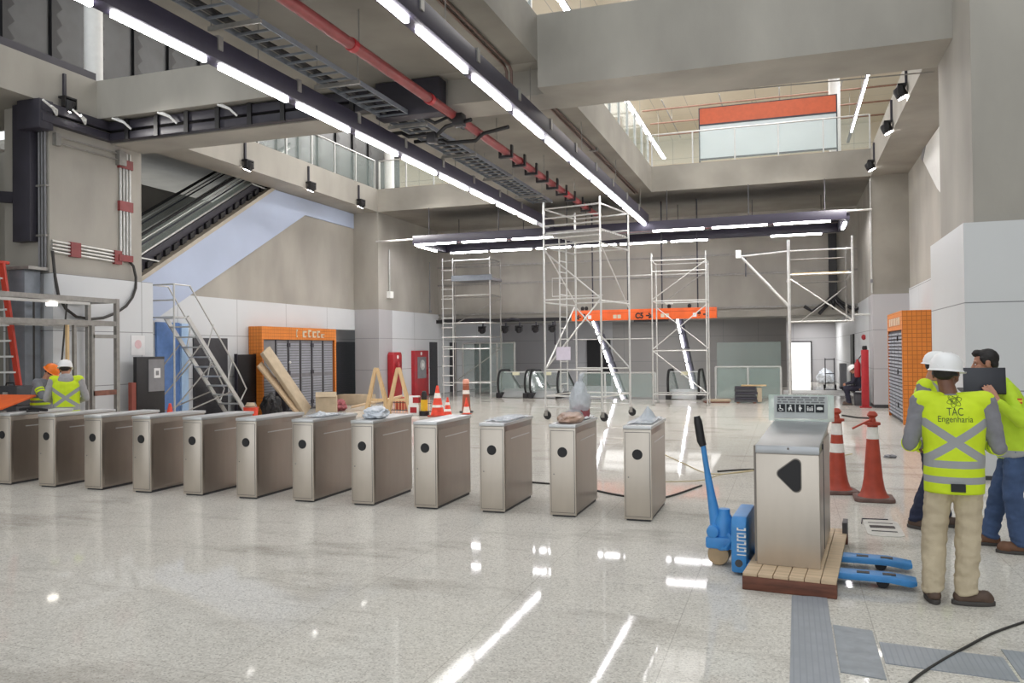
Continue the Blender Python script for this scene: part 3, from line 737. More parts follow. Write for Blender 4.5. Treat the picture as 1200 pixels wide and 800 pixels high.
def hangers(t, xs, z0, z1, r=.008, m='alu_dark', yy=(0,)):
    for x in xs:
        for y in yy: MB().tube([(x, y, z0), (x, y, z1)], r, 6).build('hanger_rod', m, t)
ta = light_track('light_track', 'black ceiling light track running away left of the red pipe', (-7.45, 5.44, 5.8), (-7.45, 26.05, 5.8), [(a, b) for a, b in segs if b < 20.5])
hangers(ta, [1, 4.8, 8.6, 12.4, 16.2, 20], .33, 1.08)
ta = light_track('light_track', 'black ceiling light track running away right of the red pipe', (-4.3, 5.2, 5.8), (-4.3, 26.05, 5.8), [(a, b) for a, b in segs if b < 20.8])
hangers(ta, [1, 4.8, 8.6, 12.4, 16.2, 20], .33, 1.08)
# rectangular loop at the far end
tl = thing('light_loop', 'wide rectangular loop of black trunking with light tubes at the far end', 'light track', (-12.5, 26.05, 5.58), 0, 'black light tracks')
LW, LD = 14.2, 2.75
M['trunk_dark'] = mat('dark_loop_trunking', (40, 34, 46), .5, var=.08)
MB().box(0, LW, -.1, .1, .03, .32).build('trunking', 'trunk', tl, bevel=.01)
MB().box(0, LW, LD-.1, LD+.1, .03, .32).build('trunking', 'trunk', tl, bevel=.01)
MB().box(-.1, .1, .1, LD-.1, .03, .32).build('trunking', 'trunk', tl, bevel=.01)
MB().box(LW-.1, LW+.1, .1, LD-.1, .03, .32).build('trunking', 'trunk', tl, bevel=.01)
MB().box(.1, LW-.1, .35, LD-.35, .30, .36).build('cable_tray', 'trunk_dark', tl)
MB().tube([(.4, 1.1, .22), (LW-.6, 1.1, .22)], .06, 10).build('pipe', 'red_pipe', tl)
for p, q in [(.05, 1.6), (1.85, 3.45), (3.7, 5.1), (8.45, 10.05), (10.3, 11.95), (12.15, 13.75)]:
    MB().box(p, q, -.04, .04, -.02, .03).build('light_tube', 'tube', tl)
for p, q in [(.25, 1.75), (1.9, 3.5), (3.7, 5.0), (5.15, 6.7), (6.85, 8.5), (8.65, 9.9), (12.0, 13.6)]:
    MB().box(p, q, LD-.04, LD+.04, -.02, .03).build('light_tube', 'tube', tl)
MB().box(-.04, .04, .35, 1.95, -.02, .03).build('light_tube', 'tube', tl)
MB().box(LW-.04, LW+.04, .5, 1.9, -.02, .03).build('light_tube', 'tube', tl)
hangers(tl, [.6, 3.2, 5.6, 8.9, 11.4, 13.6], .32, 1.29, .014, 'charcoal', (0, LD))
MB().tube([(-1.5, 0, .2), (0, 0, .2)], .035, 8).build('conduit', 'alu', tl)
MB().tube([(LW, 0, .28), (LW+.7, 0, .28)], .035, 8).build('conduit', 'alu', tl)
# slanting tracks over the escalator well
for X, Y, lab in ((-4.0, 31.95, 'slanting light track over the well, below the right end of the orange sign'), (-7.35, 31.95, 'slanting light track over the well, below the left end of the orange sign')):
    n = 7
    light_track('slanted_light_track', lab, (X, Y, 2.95), (X, Y+7.6, 2.95-4.433), [(.05+k*1.18, .96+k*1.18) for k in range(7)], .26, .2, 'slanting light tracks', side=.08, tubew=.06)
# upper level track
tu = light_track('light_track', 'bright light track hanging high on the upper level', (-5.6, 17, 11.1), (-5.6, 40, 11.1), [(.1+k*1.9, 1.85+k*1.9) for k in range(12)], .12, .12, tubew=.13)
hangers(tu, [1, 6, 11, 16, 21], .12, 1.9)
tu = light_track('light_track', 'light track high on the upper level beside the white round column', (2.72, 26.6, 11.1), (2.72, 40, 11.1), [(.1+k*1.9, 1.7+k*1.9) for k in range(6)], .12, .12)

hangers(tu, [1, 6, 12], .12, 1.9)
# ================================================================== PIPES AND TRAYS
t = thing('fire_pipe', 'long red fire pipe hanging between the two light tracks', 'pipe', (-5.95, 5.0, 6.28))
MB().tube([(0, 0, 0), (0, 21.2, 0)], .085, 14).build('pipe', 'red_pipe', t)
for y in (5.4, 8.1, 13.2, 17.4): MB().lathe([(.1, -.06), (.1, .06)], (0, y, 0), 14, 'Y').build('coupling', 'red', t)
for y in (3.2, 5.6, 8.9, 11.6, 15.2, 18.4): MB().tube([(0, y, .09), (0, y, .6)], .01, 6).build('hanger_rod', 'alu_dark', t)
for k in range(9):
    y = 12.2 + k*.95
    MB().box(-.16, .16, y-.05, y+.05, -.14, -.09).box(-.16, -.12, y-.05, y+.05, -.1, .14).box(.12, .16, y-.05, y+.05, -.1, .14).build('clamp', 'black', t)
t = thing('cable_ladder', 'grey cable ladder hanging left of the red fire pipe', 'cable ladder', (-6.93, 5.0, 6.22))
MB().box(-.3, -.28, 0, 18.4, 0, .08).build('side_rail', 'bluegrey_metal', t); MB().box(.28, .3, 0, 18.4, 0, .08).build('side_rail', 'bluegrey_metal', t)
for k in range(61): MB().box(-.27, .27, .2+k*.3, .23+k*.3, .0, .03).build('rung', 'bluegrey_metal', t)
for k in range(7): MB().box(-.42, .42, 1.4+k*2.6, 1.44+k*2.6, -.06, 0).build('hanger_bar', 'alu_dark', t)
for k in range(7):
    for x in (-.38, .38): MB().tube([(x, 1.42+k*2.6, -.05), (x, 1.42+k*2.6, .66)], .009, 6).build('hanger_rod', 'alu_dark', t)
MB().tube([(.1, 7.5, .12), (.13, 10, .1), (.05, 12.5, .12), (.1, 18.3, .11)], .04, 8).build('cable', 'black', t)
MB().tube([(-.18, .2, .08), (-.17, 8, .08), (-.12, 12, .1), (-.16, 18.3, .1)], .05, 8).build('cable', 'black', t)
t = thing('cable_clutter', 'tangle of dark brackets and cables where the trunking meets the cable ladder', 'cables', (-6.5, 13.9, 6.05))
pts = [(-1.3, .6, .1), (-.7, .6, .1), (-.5, .5, -.02), (.1, .55, -.02), (.3, .5, .1), (.9, .3, .12)]
MB().tube(pts, .04, 8).build('bracket_arm', 'black', t)
MB().tube([(p[0]+.4, p[1]+1.0, p[2]+.08) for p in pts], .04, 8).build('bracket_arm', 'black', t)
MB().tube([(.0, -.1, .5), (.0, 0, .2), (.2, .2, .1), (.5, .1, .15), (.5, .9, .15)], .035, 8).build('cable', 'black', t)
MB().box(-.1, .08, .45, .63, -.18, .02).build('junction_box', 'black', t, bevel=.01)
MB().box(.55, .75, .2, .42, .02, .25).build('junction_box', 'black', t, bevel=.01)
# trunking round the beam
t = thing('cable_trunking', 'black double cable trunking along the beam and down beside the near left pillar', 'trunking', (0, 0, 0))
MB().box(-13.98, -7.3, 13.78, 13.96, 6.66, 6.84).build('run', 'charcoal', t, bevel=.01)
MB().box(-13.98, -7.3, 13.78, 13.96, 6.44, 6.60).build('run', 'charcoal', t, bevel=.01)
MB().box(-7.3, -6.0, 13.62, 13.96, 6.2, 6.86).build('end_box', 'charcoal', t, bevel=.01)
MB().box(-13.99, -13.83, 12.1, 13.78, 6.66, 6.84).build('run', 'charcoal', t, bevel=.01)
MB().box(-13.99, -13.83, 12.1, 13.78, 6.44, 6.60).build('run', 'charcoal', t, bevel=.01)
MB().box(-14.75, -14.28, 12.2, 12.4, 4.1, 6.86).build('riser', 'charcoal', t, bevel=.01)
MB().box(-14.45, -13.85, 12.05, 12.38, 6.3, 6.88).build('corner_box', 'charcoal', t, bevel=.02)
MB().box(-19.8, -14.75, 12.22, 12.38, 5.2, 5.42, rot=(0, .12, 0)).build('run', 'charcoal', t)
for k in range(9):
    x = -13.4 + k*.78
    MB().box(x, x+.1, 13.74, 13.8, 6.42, 6.86).build('cover_clip', 'black', t)
for x, y, sx in ((-13.2, 13.72, 1), (-12.0, 13.72, 1), (-10.5, 13.72, 1), (-8.9, 13.72, 1)):
    b = MB().tube([(x, y, 6.62), (x-.16, y-.03, 6.78), (x-.42, y-.05, 6.92)], .022, 6).tube([(x, y, 6.62), (x-.1, y-.1, 6.74), (x-.33, y-.18, 6.83)], .022, 6)
    b.build('loose_cable_end', 'white', t, label='white loose cable end')
for y in (12.4, 13.1): MB().tube([(-13.8, y, 6.62), (-13.75, y-.14, 6.72), (-13.7, y-.4, 6.80)], .022, 6).tube([(-13.8, y, 6.62), (-13.68, y-.1, 6.68), (-13.6, y-.3, 6.7)], .022, 6).build('loose_cable_end', 'white', t, label='white loose cable end')
# conduit runs
def conduits(label, runs, clamps, m='alu', r=.025, cm='red_pipe'):
    t = thing('conduit_run', label, 'conduits', runs[0][0])
    o = V(runs[0][0])
    for p in runs: MB().tube([V(q)-o for q in p], r, 8).build('conduit', m, t)
    for (a, b) in clamps: MB().box(a[0]-o.x, b[0]-o.x, a[1]-o.y, b[1]-o.y, a[2]-o.z, b[2]-o.z).build('clamp', cm, t, label='dark red clamp')
    return t
conduits('bundle of white conduits with red clamps on the right edge of the near left pillar',
         [[(-13.96, 14.2+k*.09, 6.3), (-13.96, 14.2+k*.09, 4.0 - k*.05 + .05)] for k in range(4)],
         [((-14, 14.15, 5.95), (-13.92, 14.53, 6.15)), ((-14, 14.15, 5.0), (-13.92, 14.53, 5.22)), ((-14, 14.1, 3.88), (-13.9, 14.5, 4.02))])
conduits('row of white conduits with red clamps across the near left pillar',
         [[(-13.96, 12.42, 3.9+k*.07), (-13.96, 14.25, 3.85+k*.07)] for k in range(4)],
         [((-14, 12.85, 3.84), (-13.92, 13.1, 4.14)), ((-14, 14.0, 3.8), (-13.92, 14.2, 4.1))])
conduits('three dark conduits running down beside the black riser', [[(-14.22+k*.08, 12.36, 6.3), (-14.22+k*.08, 12.36, 3.5)] for k in range(3)],
         [((-14.3, 12.33, 5.2), (-14.02, 12.4, 5.24)), ((-14.3, 12.33, 4.2), (-14.02, 12.4, 4.24))], 'mid_grey', .022, 'alu_dark')
conduits('two thin conduits along the top of the near left pillar', [[(-13.95, 12.5, 6.25-k*.14), (-13.95, 14.2, 6.25-k*.14)] for k in range(2)],
         [((-14, 12.48, 6.05), (-13.9, 12.6, 6.3)), ((-14, 14.1, 6.0), (-13.88, 14.3, 6.32))], 'alu_dark', .018, 'alu_dark')
conduits('pair of brown conduits under the ceiling strip right of the light track', [[(-4.68+k*.09, 5, 6.84), (-4.68+k*.09, 13.5, 6.84), (-4.66+k*.09, 13.56, 6.75), (-4.66+k*.09, 13.56, 6.38)] for k in range(2)],
         [((-4.74, 10.4, 6.8), (-4.5, 10.5, 6.88))], mat('brownish_conduit', (122, 100, 92), .4, metal=.4, var=.1), .025, 'alu_dark')
conduits('pair of brown conduits under the ceiling strip behind the deep beam', [[(-4.62+k*.09, 14.95, 6.84), (-4.62+k*.09, 26.0, 6.84)] for k in range(2)],
         [((-4.68, 19.9, 6.8), (-4.46, 20.0, 6.875))], bpy.data.materials['brownish_conduit'], .025, 'alu_dark')
tag(MB().tube([(-14.02, 14.45, 3.95), (-13.92, 14.52, 3.8), (-13.88, 14.55, 3.55), (-13.84, 14.5, 3.3), (-13.82, 14.38, 3.08), (-13.8, 14.18, 2.88), (-13.8, 13.9, 2.72), (-13.8, 13.55, 2.6), (-13.8, 13.2, 2.56), (-13.8, 12.85, 2.6), (-13.8, 12.6, 2.75), (-13.82, 12.45, 3.0), (-13.86, 12.4, 3.4), (-13.92, 12.4, 3.9)], .03, 8).build('hanging_cable', 'cable'),
    'black cable sagging across the white cladding of the near left pillar', 'cable')
tag(MB().tube([(-4.0, 15.2, 6.55), (2.38, 15.05, 6.38)], .012, 6).build('steel_wire', 'alu_dark'), 'thin steel wire stretched under the deep beam towards the right pillar', 'wire')
conduits('white conduit dropping to a socket box on the wall above the red fire totem', [[(-13.96, 27.0, 5.6), (-13.96, 27.0, 4.0)]], [((-14, 26.85, 3.8), (-13.86, 27.12, 4.05))], 'alu', .025, 'white')
conduits('thin dark conduit on the wall above the red fire cabinet', [[(-13.97, 30.6, 5.5), (-13.97, 30.6, 3.45)]], [((-14, 30.55, 3.42), (-13.92, 30.65, 3.5))], 'mid_grey', .02, 'mid_grey')
conduits('thin pale conduit up the edge of the far right pillar', [[(2.37, 26.15, 3.4), (2.37, 26.15, 6.8)]], [((2.33, 26.1, 3.7), (2.4, 26.2, 3.8))], 'alu', .02, 'mid_grey')
t = thing('cable_riser', 'black cable riser with loose curled cables on the far concrete wall at right', 'trunking', (1.56, 31.35, 3.3))
MB().box(-.14, .14, -.08, .1, .3, 2.6).build('duct', 'black', t)
for k in range(5):
    a = -.9 + k*.45
    MB().tube([(0, 0, .4), (a*.3, -.1, .1), (a*.8, -.2, -.1-.1*abs(a)), (a*1.1, -.2, .0-.3*(k % 2))], .06, 8).build('loose_cable', 'black', t)

# ================================================================== SPOTLIGHTS
def spotlight(label, loc, rz, group, drop=.5, lit=True):
    t = thing('spotlight', label, 'spotlight', loc, rz, group)
    # local +y points out of the wall
    MB().box(-.03, .03, 0, .05, .1, .1+drop).build('wall_bracket', 'charcoal', t)
    MB().box(-.15, .15, .02, .2, .06, .1).box(-.15, -.12, .1, .2, -.12, .08).box(.12, .15, .1, .2, -.12, .08).build('yoke', 'black', t)
    MB().lathe([(.1, 0), (.12, .05), (.12, .2), (.105, .22)], (0, 0, 0), 16).build('head', 'black', t, loc=(0, .18, .04), rot=(R(155), 0, 0))
    MB().lathe([(.1, 0), (.1, .012)], (0, 0, 0), 16).build('lens', 'lamp_face' if lit else 'mid_grey', t, loc=(0, .18-.22*math.sin(R(155)), .04+.22*math.cos(R(155))), rot=(R(155), 0, 0))
    return t
GL = 'spotlights on the left slab edge'
spotlight('lit black spotlight on the slab edge over the near left pillar', (-14.0, 12.75, 6.98), -PI/2, GL)
spotlight('black spotlight on the left slab edge, the nearest one over the escalator', (-14.0, 18.6, 6.98), -PI/2, GL)
spotlight('black spotlight on the left slab edge, second one over the escalator', (-14.0, 21.7, 6.98), -PI/2, GL)
spotlight('black spotlight on the left slab edge, the one nearest the far left pillar', (-14.0, 24.8, 6.98), -PI/2, GL)
GR = 'spotlights on the right slab edge'
spotlight('black spotlight on the right slab edge, nearest the right pillar', (2.4, 18.4, 7.1), PI/2, GR)
spotlight('black spotlight on the right slab edge, middle of the three', (2.4, 20.9, 7.0), PI/2, GR)
spotlight('lit black spotlight on the right slab edge, nearest the far right pillar', (2.4, 25.0, 6.98), PI/2, GR)
for x, lab in ((-11.9, 'small black spotlight under the dark wall edge, behind the left scaffold'), (-10.9, 'small black spotlight under the dark wall edge, above the left escalator'), (-10.3, 'small black spotlight under the dark wall edge, second one right of the left scaffold'),
               (-9.6, 'small black spotlight under the dark wall edge, next but one to the tall scaffold'), (-8.9, 'small black spotlight under the dark wall edge, beside the tall scaffold')):
    s = spotlight(lab, (x, 31.3, 2.72), PI, 'small spotlights under the dark wall edge', .14, False)
t = thing('cable_tray', 'black cable tray under the far concrete wall above the escalators', 'cable tray', (-14, 31.2, 2.98))
MB().box(0, 5.8, 0, .2, 0, .05).box(0, 5.8, 0, .02, .05, .14).box(0, 5.8, .18, .2, .05, .14).build('tray', 'black', t)
MB().tube([(.2, .1, .1), (2, .12, .14), (3, .06, .04), (3.4, -.06, .12), (3.9, .1, .06), (5.6, .1, .1)], .05, 8).build('cables', 'charcoal', t)
MB().tube([(5.2, .0, 0), (5.2, .0, -.95)], .03, 8).build('drop_pipe', 'charcoal', t)

# ================================================================== ORANGE SIGN
t = thing('hanging_sign', 'long orange sign with black lettering hanging over the escalator well', 'sign', (-4.75, 28.0, 2.83))
MB().box(-2.5, 2.5, -.09, .09, 0, .37).build('board', 'orange', t, bevel=.006)
MB().box(-2.46, 2.46, -.096, -.09, .25, .268).build('groove', mat('orange_deep', (206, 82, 30), .5, var=.03), t)
for s_, x, wd in (('← B', -2.15, .3), ('C5 →', .05, .5), ('8 →', 2.06, .34)):
    text_mesh(s_, .26, 'lettering', 'ink', t, (x, -.097, .13), (PI/2, 0, 0), .003, width=wd*1.15, bold=.012)
for x, c in ((-1.85, 'paper'), (-.95, 'cream'), (-.8, 'cream'), (.7, 'cream'), (.86, 'cream'), (1.78, 'paper')):
    MB().box(x-.06, x+.06, -.098, -.09, .06, .19).build('pictogram', c, t)
MB().box(-.3, .9, -.05, .05, -.08, -.005).build('lower_cable_box', 'black', t)
for x in (-1.75, -.5, .68, 1.88): MB().tube([(x, 0, .37), (x, 0, 4.05)], .025, 8).build('hanger_rod', 'charcoal', t)
for x, wht in ((-2.12, 0), (-1.98, 0), (.92, 1), (1.6, 0)):
    c = MB().lathe([(.05, 0), (.065, .05), (.065, .1), (.03, .14)], (x, -.02, .37), 12).build('camera_dome', 'black', t)
    if wht: MB().box(x-.12, x+.12, -.06, .06, .51, .57).build('camera_hood', 'white', t)

# ================================================================== BIG ESCALATOR (left)
def zt(y): return 3.64 + .594*(y-15.88)
t = thing('escalator', 'large escalator with bluish side panel slanting up on the left', 'escalator', (0, 0, 0))
MB().prism([(14.9, 1.92), (23.0, 6.33), (26.15, 6.33), (26.15, 6.86), (21.33, 6.86), (14.9, 3.06)], -16.7, -14.95, 'YZ').build('side_panel', 'blue_panel', t)
def sl(x0, x1, dz0, dz1, ya=14.9, yb=22.6):
    return MB().prism([(ya, zt(ya)+dz0), (yb, zt(yb)+dz0), (yb, zt(yb)+dz1), (ya, zt(ya)+dz1)], x0, x1, 'YZ')
M['deck_beige'] = mat('beige_metal_deck', (176, 168, 154), .45, metal=.3, var=.04)
sl(-15.2, -14.93, -.02, .1).build('deck', 'deck_beige', t)
sl(-15.24, -15.2, .1, .46).build('skirt', 'charcoal', t)
for k in range(24):
    y = 15.0 + k*.31
    MB().prism([(y, zt(y)+.1), (y+.16, zt(y)+.1), (y+.16, zt(y)+.36), (y, zt(y)+.26)], -15.2, -15.12, 'YZ').build('bracket', 'black', t)
for x in (-15.25, -16.5):
    for dz, r, m in ((.5, .03, 'alu'), (.74, .022, 'charcoal'), (.84, .02, 'alu'), (.98, .04, 'rubber')):
        MB().tube([(x, 14.9, zt(14.9)+dz), (x, 22.6, zt(22.6)+dz)], r, 8).build('handrail' if m == 'rubber' else 'guide_rail', m, t)
    sl(x-.008, x+.008, .5, .94).build('balustrade_panel', 'glass', t)
sl(-16.45, -15.3, -.05, .12).build('step_band', 'steel_dark', t)
for y in (16.4, 20.9): MB().bar((-15.1, y-.5, zt(y-.5)+.55), (-15.1, y+.25, zt(y+.2)+.1), .03, .03).build('loose_strip', 'white', t, label='white loose strip')
# right recess escalator seen as a pale triangle
t = thing('escalator', 'pale escalator underside in the recess beside the right pillar', 'escalator', (0, 0, 0))
MB().prism([(19.0, 6.86), (19.0, 4.6), (21.2, 5.5), (23.2, 6.6), (22.7, 6.86)], 3.36, 3.3995, 'YZ').build('side_panel', 'white', t)
MB().prism([(22.7, 6.86), (23.2, 6.58), (23.5, 6.72), (23.2, 6.87)], 3.35, 3.3995, 'YZ').build('edge_trim', 'mid_grey', t)

# far escalators going down
def esc(label, x, y=29.35):
    t = thing('escalator', label, 'escalator', (x, y, 0), 0, 'escalators going down the well')
    for s in (-1, 1):
        # glass side with rounded nose, black handrail
        prof = [(0, .1)]
        arc = [(-.35*math.sin(a)+.3, .55-.45*math.cos(a)) for a in [PI*k/8 for k in range(9)]]
        arc = arc + [(1.2, 1.0), (6.5, -2.06), (6.5, -2.9), (1.5, .0)]
        MB().prism(arc, s*.54-.012, s*.54+.012, 'YZ').build('glass_side', 'glass_green', t)
        pts = [(s*.54, p[0], p[1]) for p in [(1.3, .06), (.3, .04)]] + [(s*.54, -.4*math.sin(a)+.3, .55-.5*math.cos(a)) for a in [PI*k/8 for k in range(9)]] + [(s*.54, 1.2, 1.05), (s*.54, 6.5, -2.0)]
        MB().tube(pts, .045, 8).build('handrail', 'rubber', t)
        MB().box(s*.54-.09, s*.54+.09, -.1, 1.3, 0, .2).build('newel_base', 'black', t, bevel=.02)
    MB().prism([(-.1, 0), (.6, .0), (6.5, -3.2), (6.5, -3.5), (-.1, -.2)], -.5, .5, 'YZ').build('steps', 'steel_dark', t)
    MB().prism([(.05, .02), (.3, .02), (.75, .3), (.7, .34)], -.56, .56, 'YZ').build('entry_barrier', 'steel_lid', t)
    MB().box(-.55, .55, .5, .52, .25, .98).build('barrier_glass', 'glass', t)
    MB().box(-.5, .5, .48, .54, .96, 1.0).build('barrier_rail', 'steel_lid', t)
    MB().box(-.14, .14, .46, .5, .86, .98).build('notice', mat('cream_notice', (226, 222, 190), .6, var=.02), t, label='cream notice')
    return t
esc('escalator head between glass sides, left of the tall scaffold', -10.0)
esc('escalator head behind the left legs of the tall scaffold', -8.72)
esc('escalator head at the right side of the well, below the slanting light track', -3.55)
def balustrade2(label, x0, x1, y, z0=0, h=1.15, n=2, hi=2.0):
    t = thing('glass_balustrade', label, 'balustrade', (x0, y, z0), 0, 'glass balustrades round the escalator well')
    L = x1-x0
    for k in range(n):
        MB().box(L*k/n+.04, L*(k+1)/n-.04, -.01, .01, .05, h-.04).build('glass_panel', 'glass_green', t)
    if hi: MB().box(.0, L, .7, .72, .05, hi).build('rear_glass_panel', 'glass_green', t)
    for k in range(n+1): MB().box(L*k/n-.03, L*k/n+.03, -.03, .03, 0, h).build('post', 'alu', t)
    MB().tube([(0, 0, h), (L, 0, h)], .03, 8).build('handrail', 'alu', t)
    return t
balustrade2('glass balustrade right of the escalator well, behind the plank stack', -2.45, -.25, 29.6, hi=2.02)
balustrade2('tall glass screen left of the escalator well', -13.3, -10.95, 32.5, hi=None, h=2.15, n=3)
balustrade2('glass balustrade in the middle of the escalator well edge', -7.4, -4.6, 29.7, h=.95, hi=None, n=3)

# ================================================================== KIOSKS AND FIRE EQUIPMENT
def kiosk_left():
    t = thing('louvre_kiosk', 'orange tiled kiosk with grey louvred front and pale lettering, boards leaning on it', 'kiosk', (-14.5, 20.0, 0))
    # front faces +x ; local y 0..4.1
    MB().box(-.45, .0, 0, .09, 0, 2.6).box(-.45, 0, 4.01, 4.1, 0, 2.6).box(-.45, 0, .09, 4.01, 2.22, 2.6).build('surround', 'orange_tile', t)
    MB().box(-.45, -.1, .09, 4.01, .0, 2.22).build('body', 'dark_grey', t)
    for k in range(6):
        y0 = .11 + k*.65
        dr = MB().box(-.1, -.07, y0, y0+.63, .06, 2.2).build('louvre_door', 'mid_grey', t)
        b = MB()
        for z0 in (.10, 1.16) if k else (.10,):
            for j in range(12): b.box(-.07, -.05, y0+.07, y0+.56, z0+.02+j*.08, z0+.065+j*.08)
        b.build('slats', 'louvre', dr)
        MB().box(-.07, -.045, y0-.012, y0+.012, .06, 2.2).build('door_gap', 'charcoal', dr)
    for y in (1.4, 2.7):
        for z in (.25, 1.2, 2.05): MB().box(-.05, -.02, y-.07, y+.07, z-.06, z+.06).build('latch', 'charcoal', t)
    MB().ball((-.02, 1.44, 1.52), .04, n=10, m=6).build('knob', 'white', t)
    # pale raised lettering, unreadable strokes as in the photograph
    for y, h, w_ in ((1.75, .24, .06), (2.1, .2, .2), (2.4, .24, .16), (2.65, .2, .2), (2.92, .22, .16), (3.15, .12, .2)):
        MB().box(0, .02, y, y+w_*.35, 2.3, 2.3+h).box(0, .02, y+w_*.35, y+w_, 2.3+h*.75, 2.3+h).box(0, .02, y+w_*.35, y+w_*.9, 2.3, 2.3+h*.2).build('lettering', 'cream', t)
    return t
kiosk_left()
def kiosk_right():
    t = thing('louvre_kiosk', 'orange tiled kiosk with dark louvred front behind the group of three workers', 'kiosk', (2.5, 20.65, 0))
    MB().box(0, .82, 0, .1, 0, 2.64).build('side', 'orange_tile', t)
    MB().box(0, .82, 2.8, 2.9, 0, 2.64).build('side', 'orange_tile', t)
    MB().box(0, .82, .1, 2.8, 2.2, 2.64).build('header', 'orange_tile', t)
    MB().box(.06, .82, .1, 2.8, 0, 2.2).build('body', 'dark_grey', t)
    for k in range(4):
        y0 = .12 + k*.67
        dr = MB().box(.03, .06, y0, y0+.65, .06, 2.18).build('louvre_door', 'charcoal', t)
        b = MB()
        for j in range(24): b.box(.0, .03, y0+.05, y0+.31, .1+j*.086, .15+j*.086).box(.0, .03, y0+.35, y0+.61, .1+j*.086, .15+j*.086)
        b.build('slats', 'louvre', dr)
    for z in (.4, 1.2, 2.0): MB().box(-.02, .0, .78, .86, z-.06, z+.06).build('latch', 'black', t)
    for k in range(6): MB().box(-.012, 0, .4+k*.36, .6+k*.36, 2.32, 2.5).build('lettering', 'cream', t)
kiosk_right()
t = thing('fire_totem', 'red fire extinguisher totem with a round white badge beside the far left pillar', 'fire totem', (-13.85, 27.15, 0))
MB().prism([(-.36, 0), (.36, 0), (.36, 1.7), (.28, 1.8), (-.28, 1.8), (-.36, 1.7)], -.12, .12, 'YZ').build('body', 'red', t, bevel=.02)
MB().box(.12, .15, -.3, .3, .95, 1.1).build('shelf', 'red_dark', t)
MB().lathe([(.07, 0), (.09, .02), (.09, .3), (.05, .38), (.03, .42)], (.2, -.1, 1.0), 14).build('extinguisher', 'red_dark', t)
MB().lathe([(.07, 0), (.07, .012)], (.121, 0, 1.62), 16, 'X').build('badge', 'white', t)
MB().box(.12, .13, -.06, .2, 1.15, 1.35).build('label_plate', 'paper', t)
t = thing('fire_cabinet', 'red fire hose cabinet with a tall glazed window on the left wall', 'fire cabinet', (-13.95, 29.45, 0))
MB().box(-.03, .12, -.66, .66, .02, 1.85).build('door', 'red', t, bevel=.012)
MB().box(.12, .14, -.4, .38, .75, 1.6).build('window', 'mid_grey', t)
MB().lathe([(.2, 0), (.2, .03)], (.14, .0, 1.28), 20, 'X').build('hose_reel', 'alu', t)
MB().lathe([(.08, 0), (.08, .035)], (.142, .0, 1.28), 16, 'X').build('reel_hub', 'white', t)
MB().box(.12, .15, .46, .5, .9, 1.1).build('handle', 'red_dark', t)
MB().lathe([(.07, 0), (.07, .012)], (.121, -.05, 1.73), 16, 'X').build('badge', 'white', t)
t = thing('fire_extinguisher_stand', 'tall red fire equipment post with black top beside the seated worker', 'fire post', (2.16, 26.3, 0))
MB().box(-.1, .1, -.1, .1, 0, 1.72).build('post', 'red', t, bevel=.015)
MB().box(-.16, .16, -.16, .16, 0, .03).build('base', 'red_dark', t)
MB().lathe([(.06, 1.72), (.075, 1.76), (.06, 1.84)], (0, 0, 0), 12).build('cap', 'black', t)
MB().lathe([(.07, .9), (.09, .94), (.09, 1.3), (.04, 1.38), (.03, 1.44)], (-.2, .05, 0), 14).build('extinguisher', 'red_dark', t)
MB().tube([(-.2, .05, 1.4), (-.1, .0, 1.55), (-.05, 0, 1.45)], .015, 6).build('hose', 'rubber', t)
for y, lab in ((27.9, 'small red alarm bell on the white wall above the seated worker'),):
    t = thing('alarm_bell', lab, 'alarm', (2.36, 28.6, 2.12))
    MB().lathe([(.09, 0), (.09, -.06), (.04, -.1)], (0, 0, 0), 14, 'X').build('bell', 'red', t)
    MB().box(-.01, .03, -.06, .06, -.06, .06).build('base_plate', 'red_dark', t)
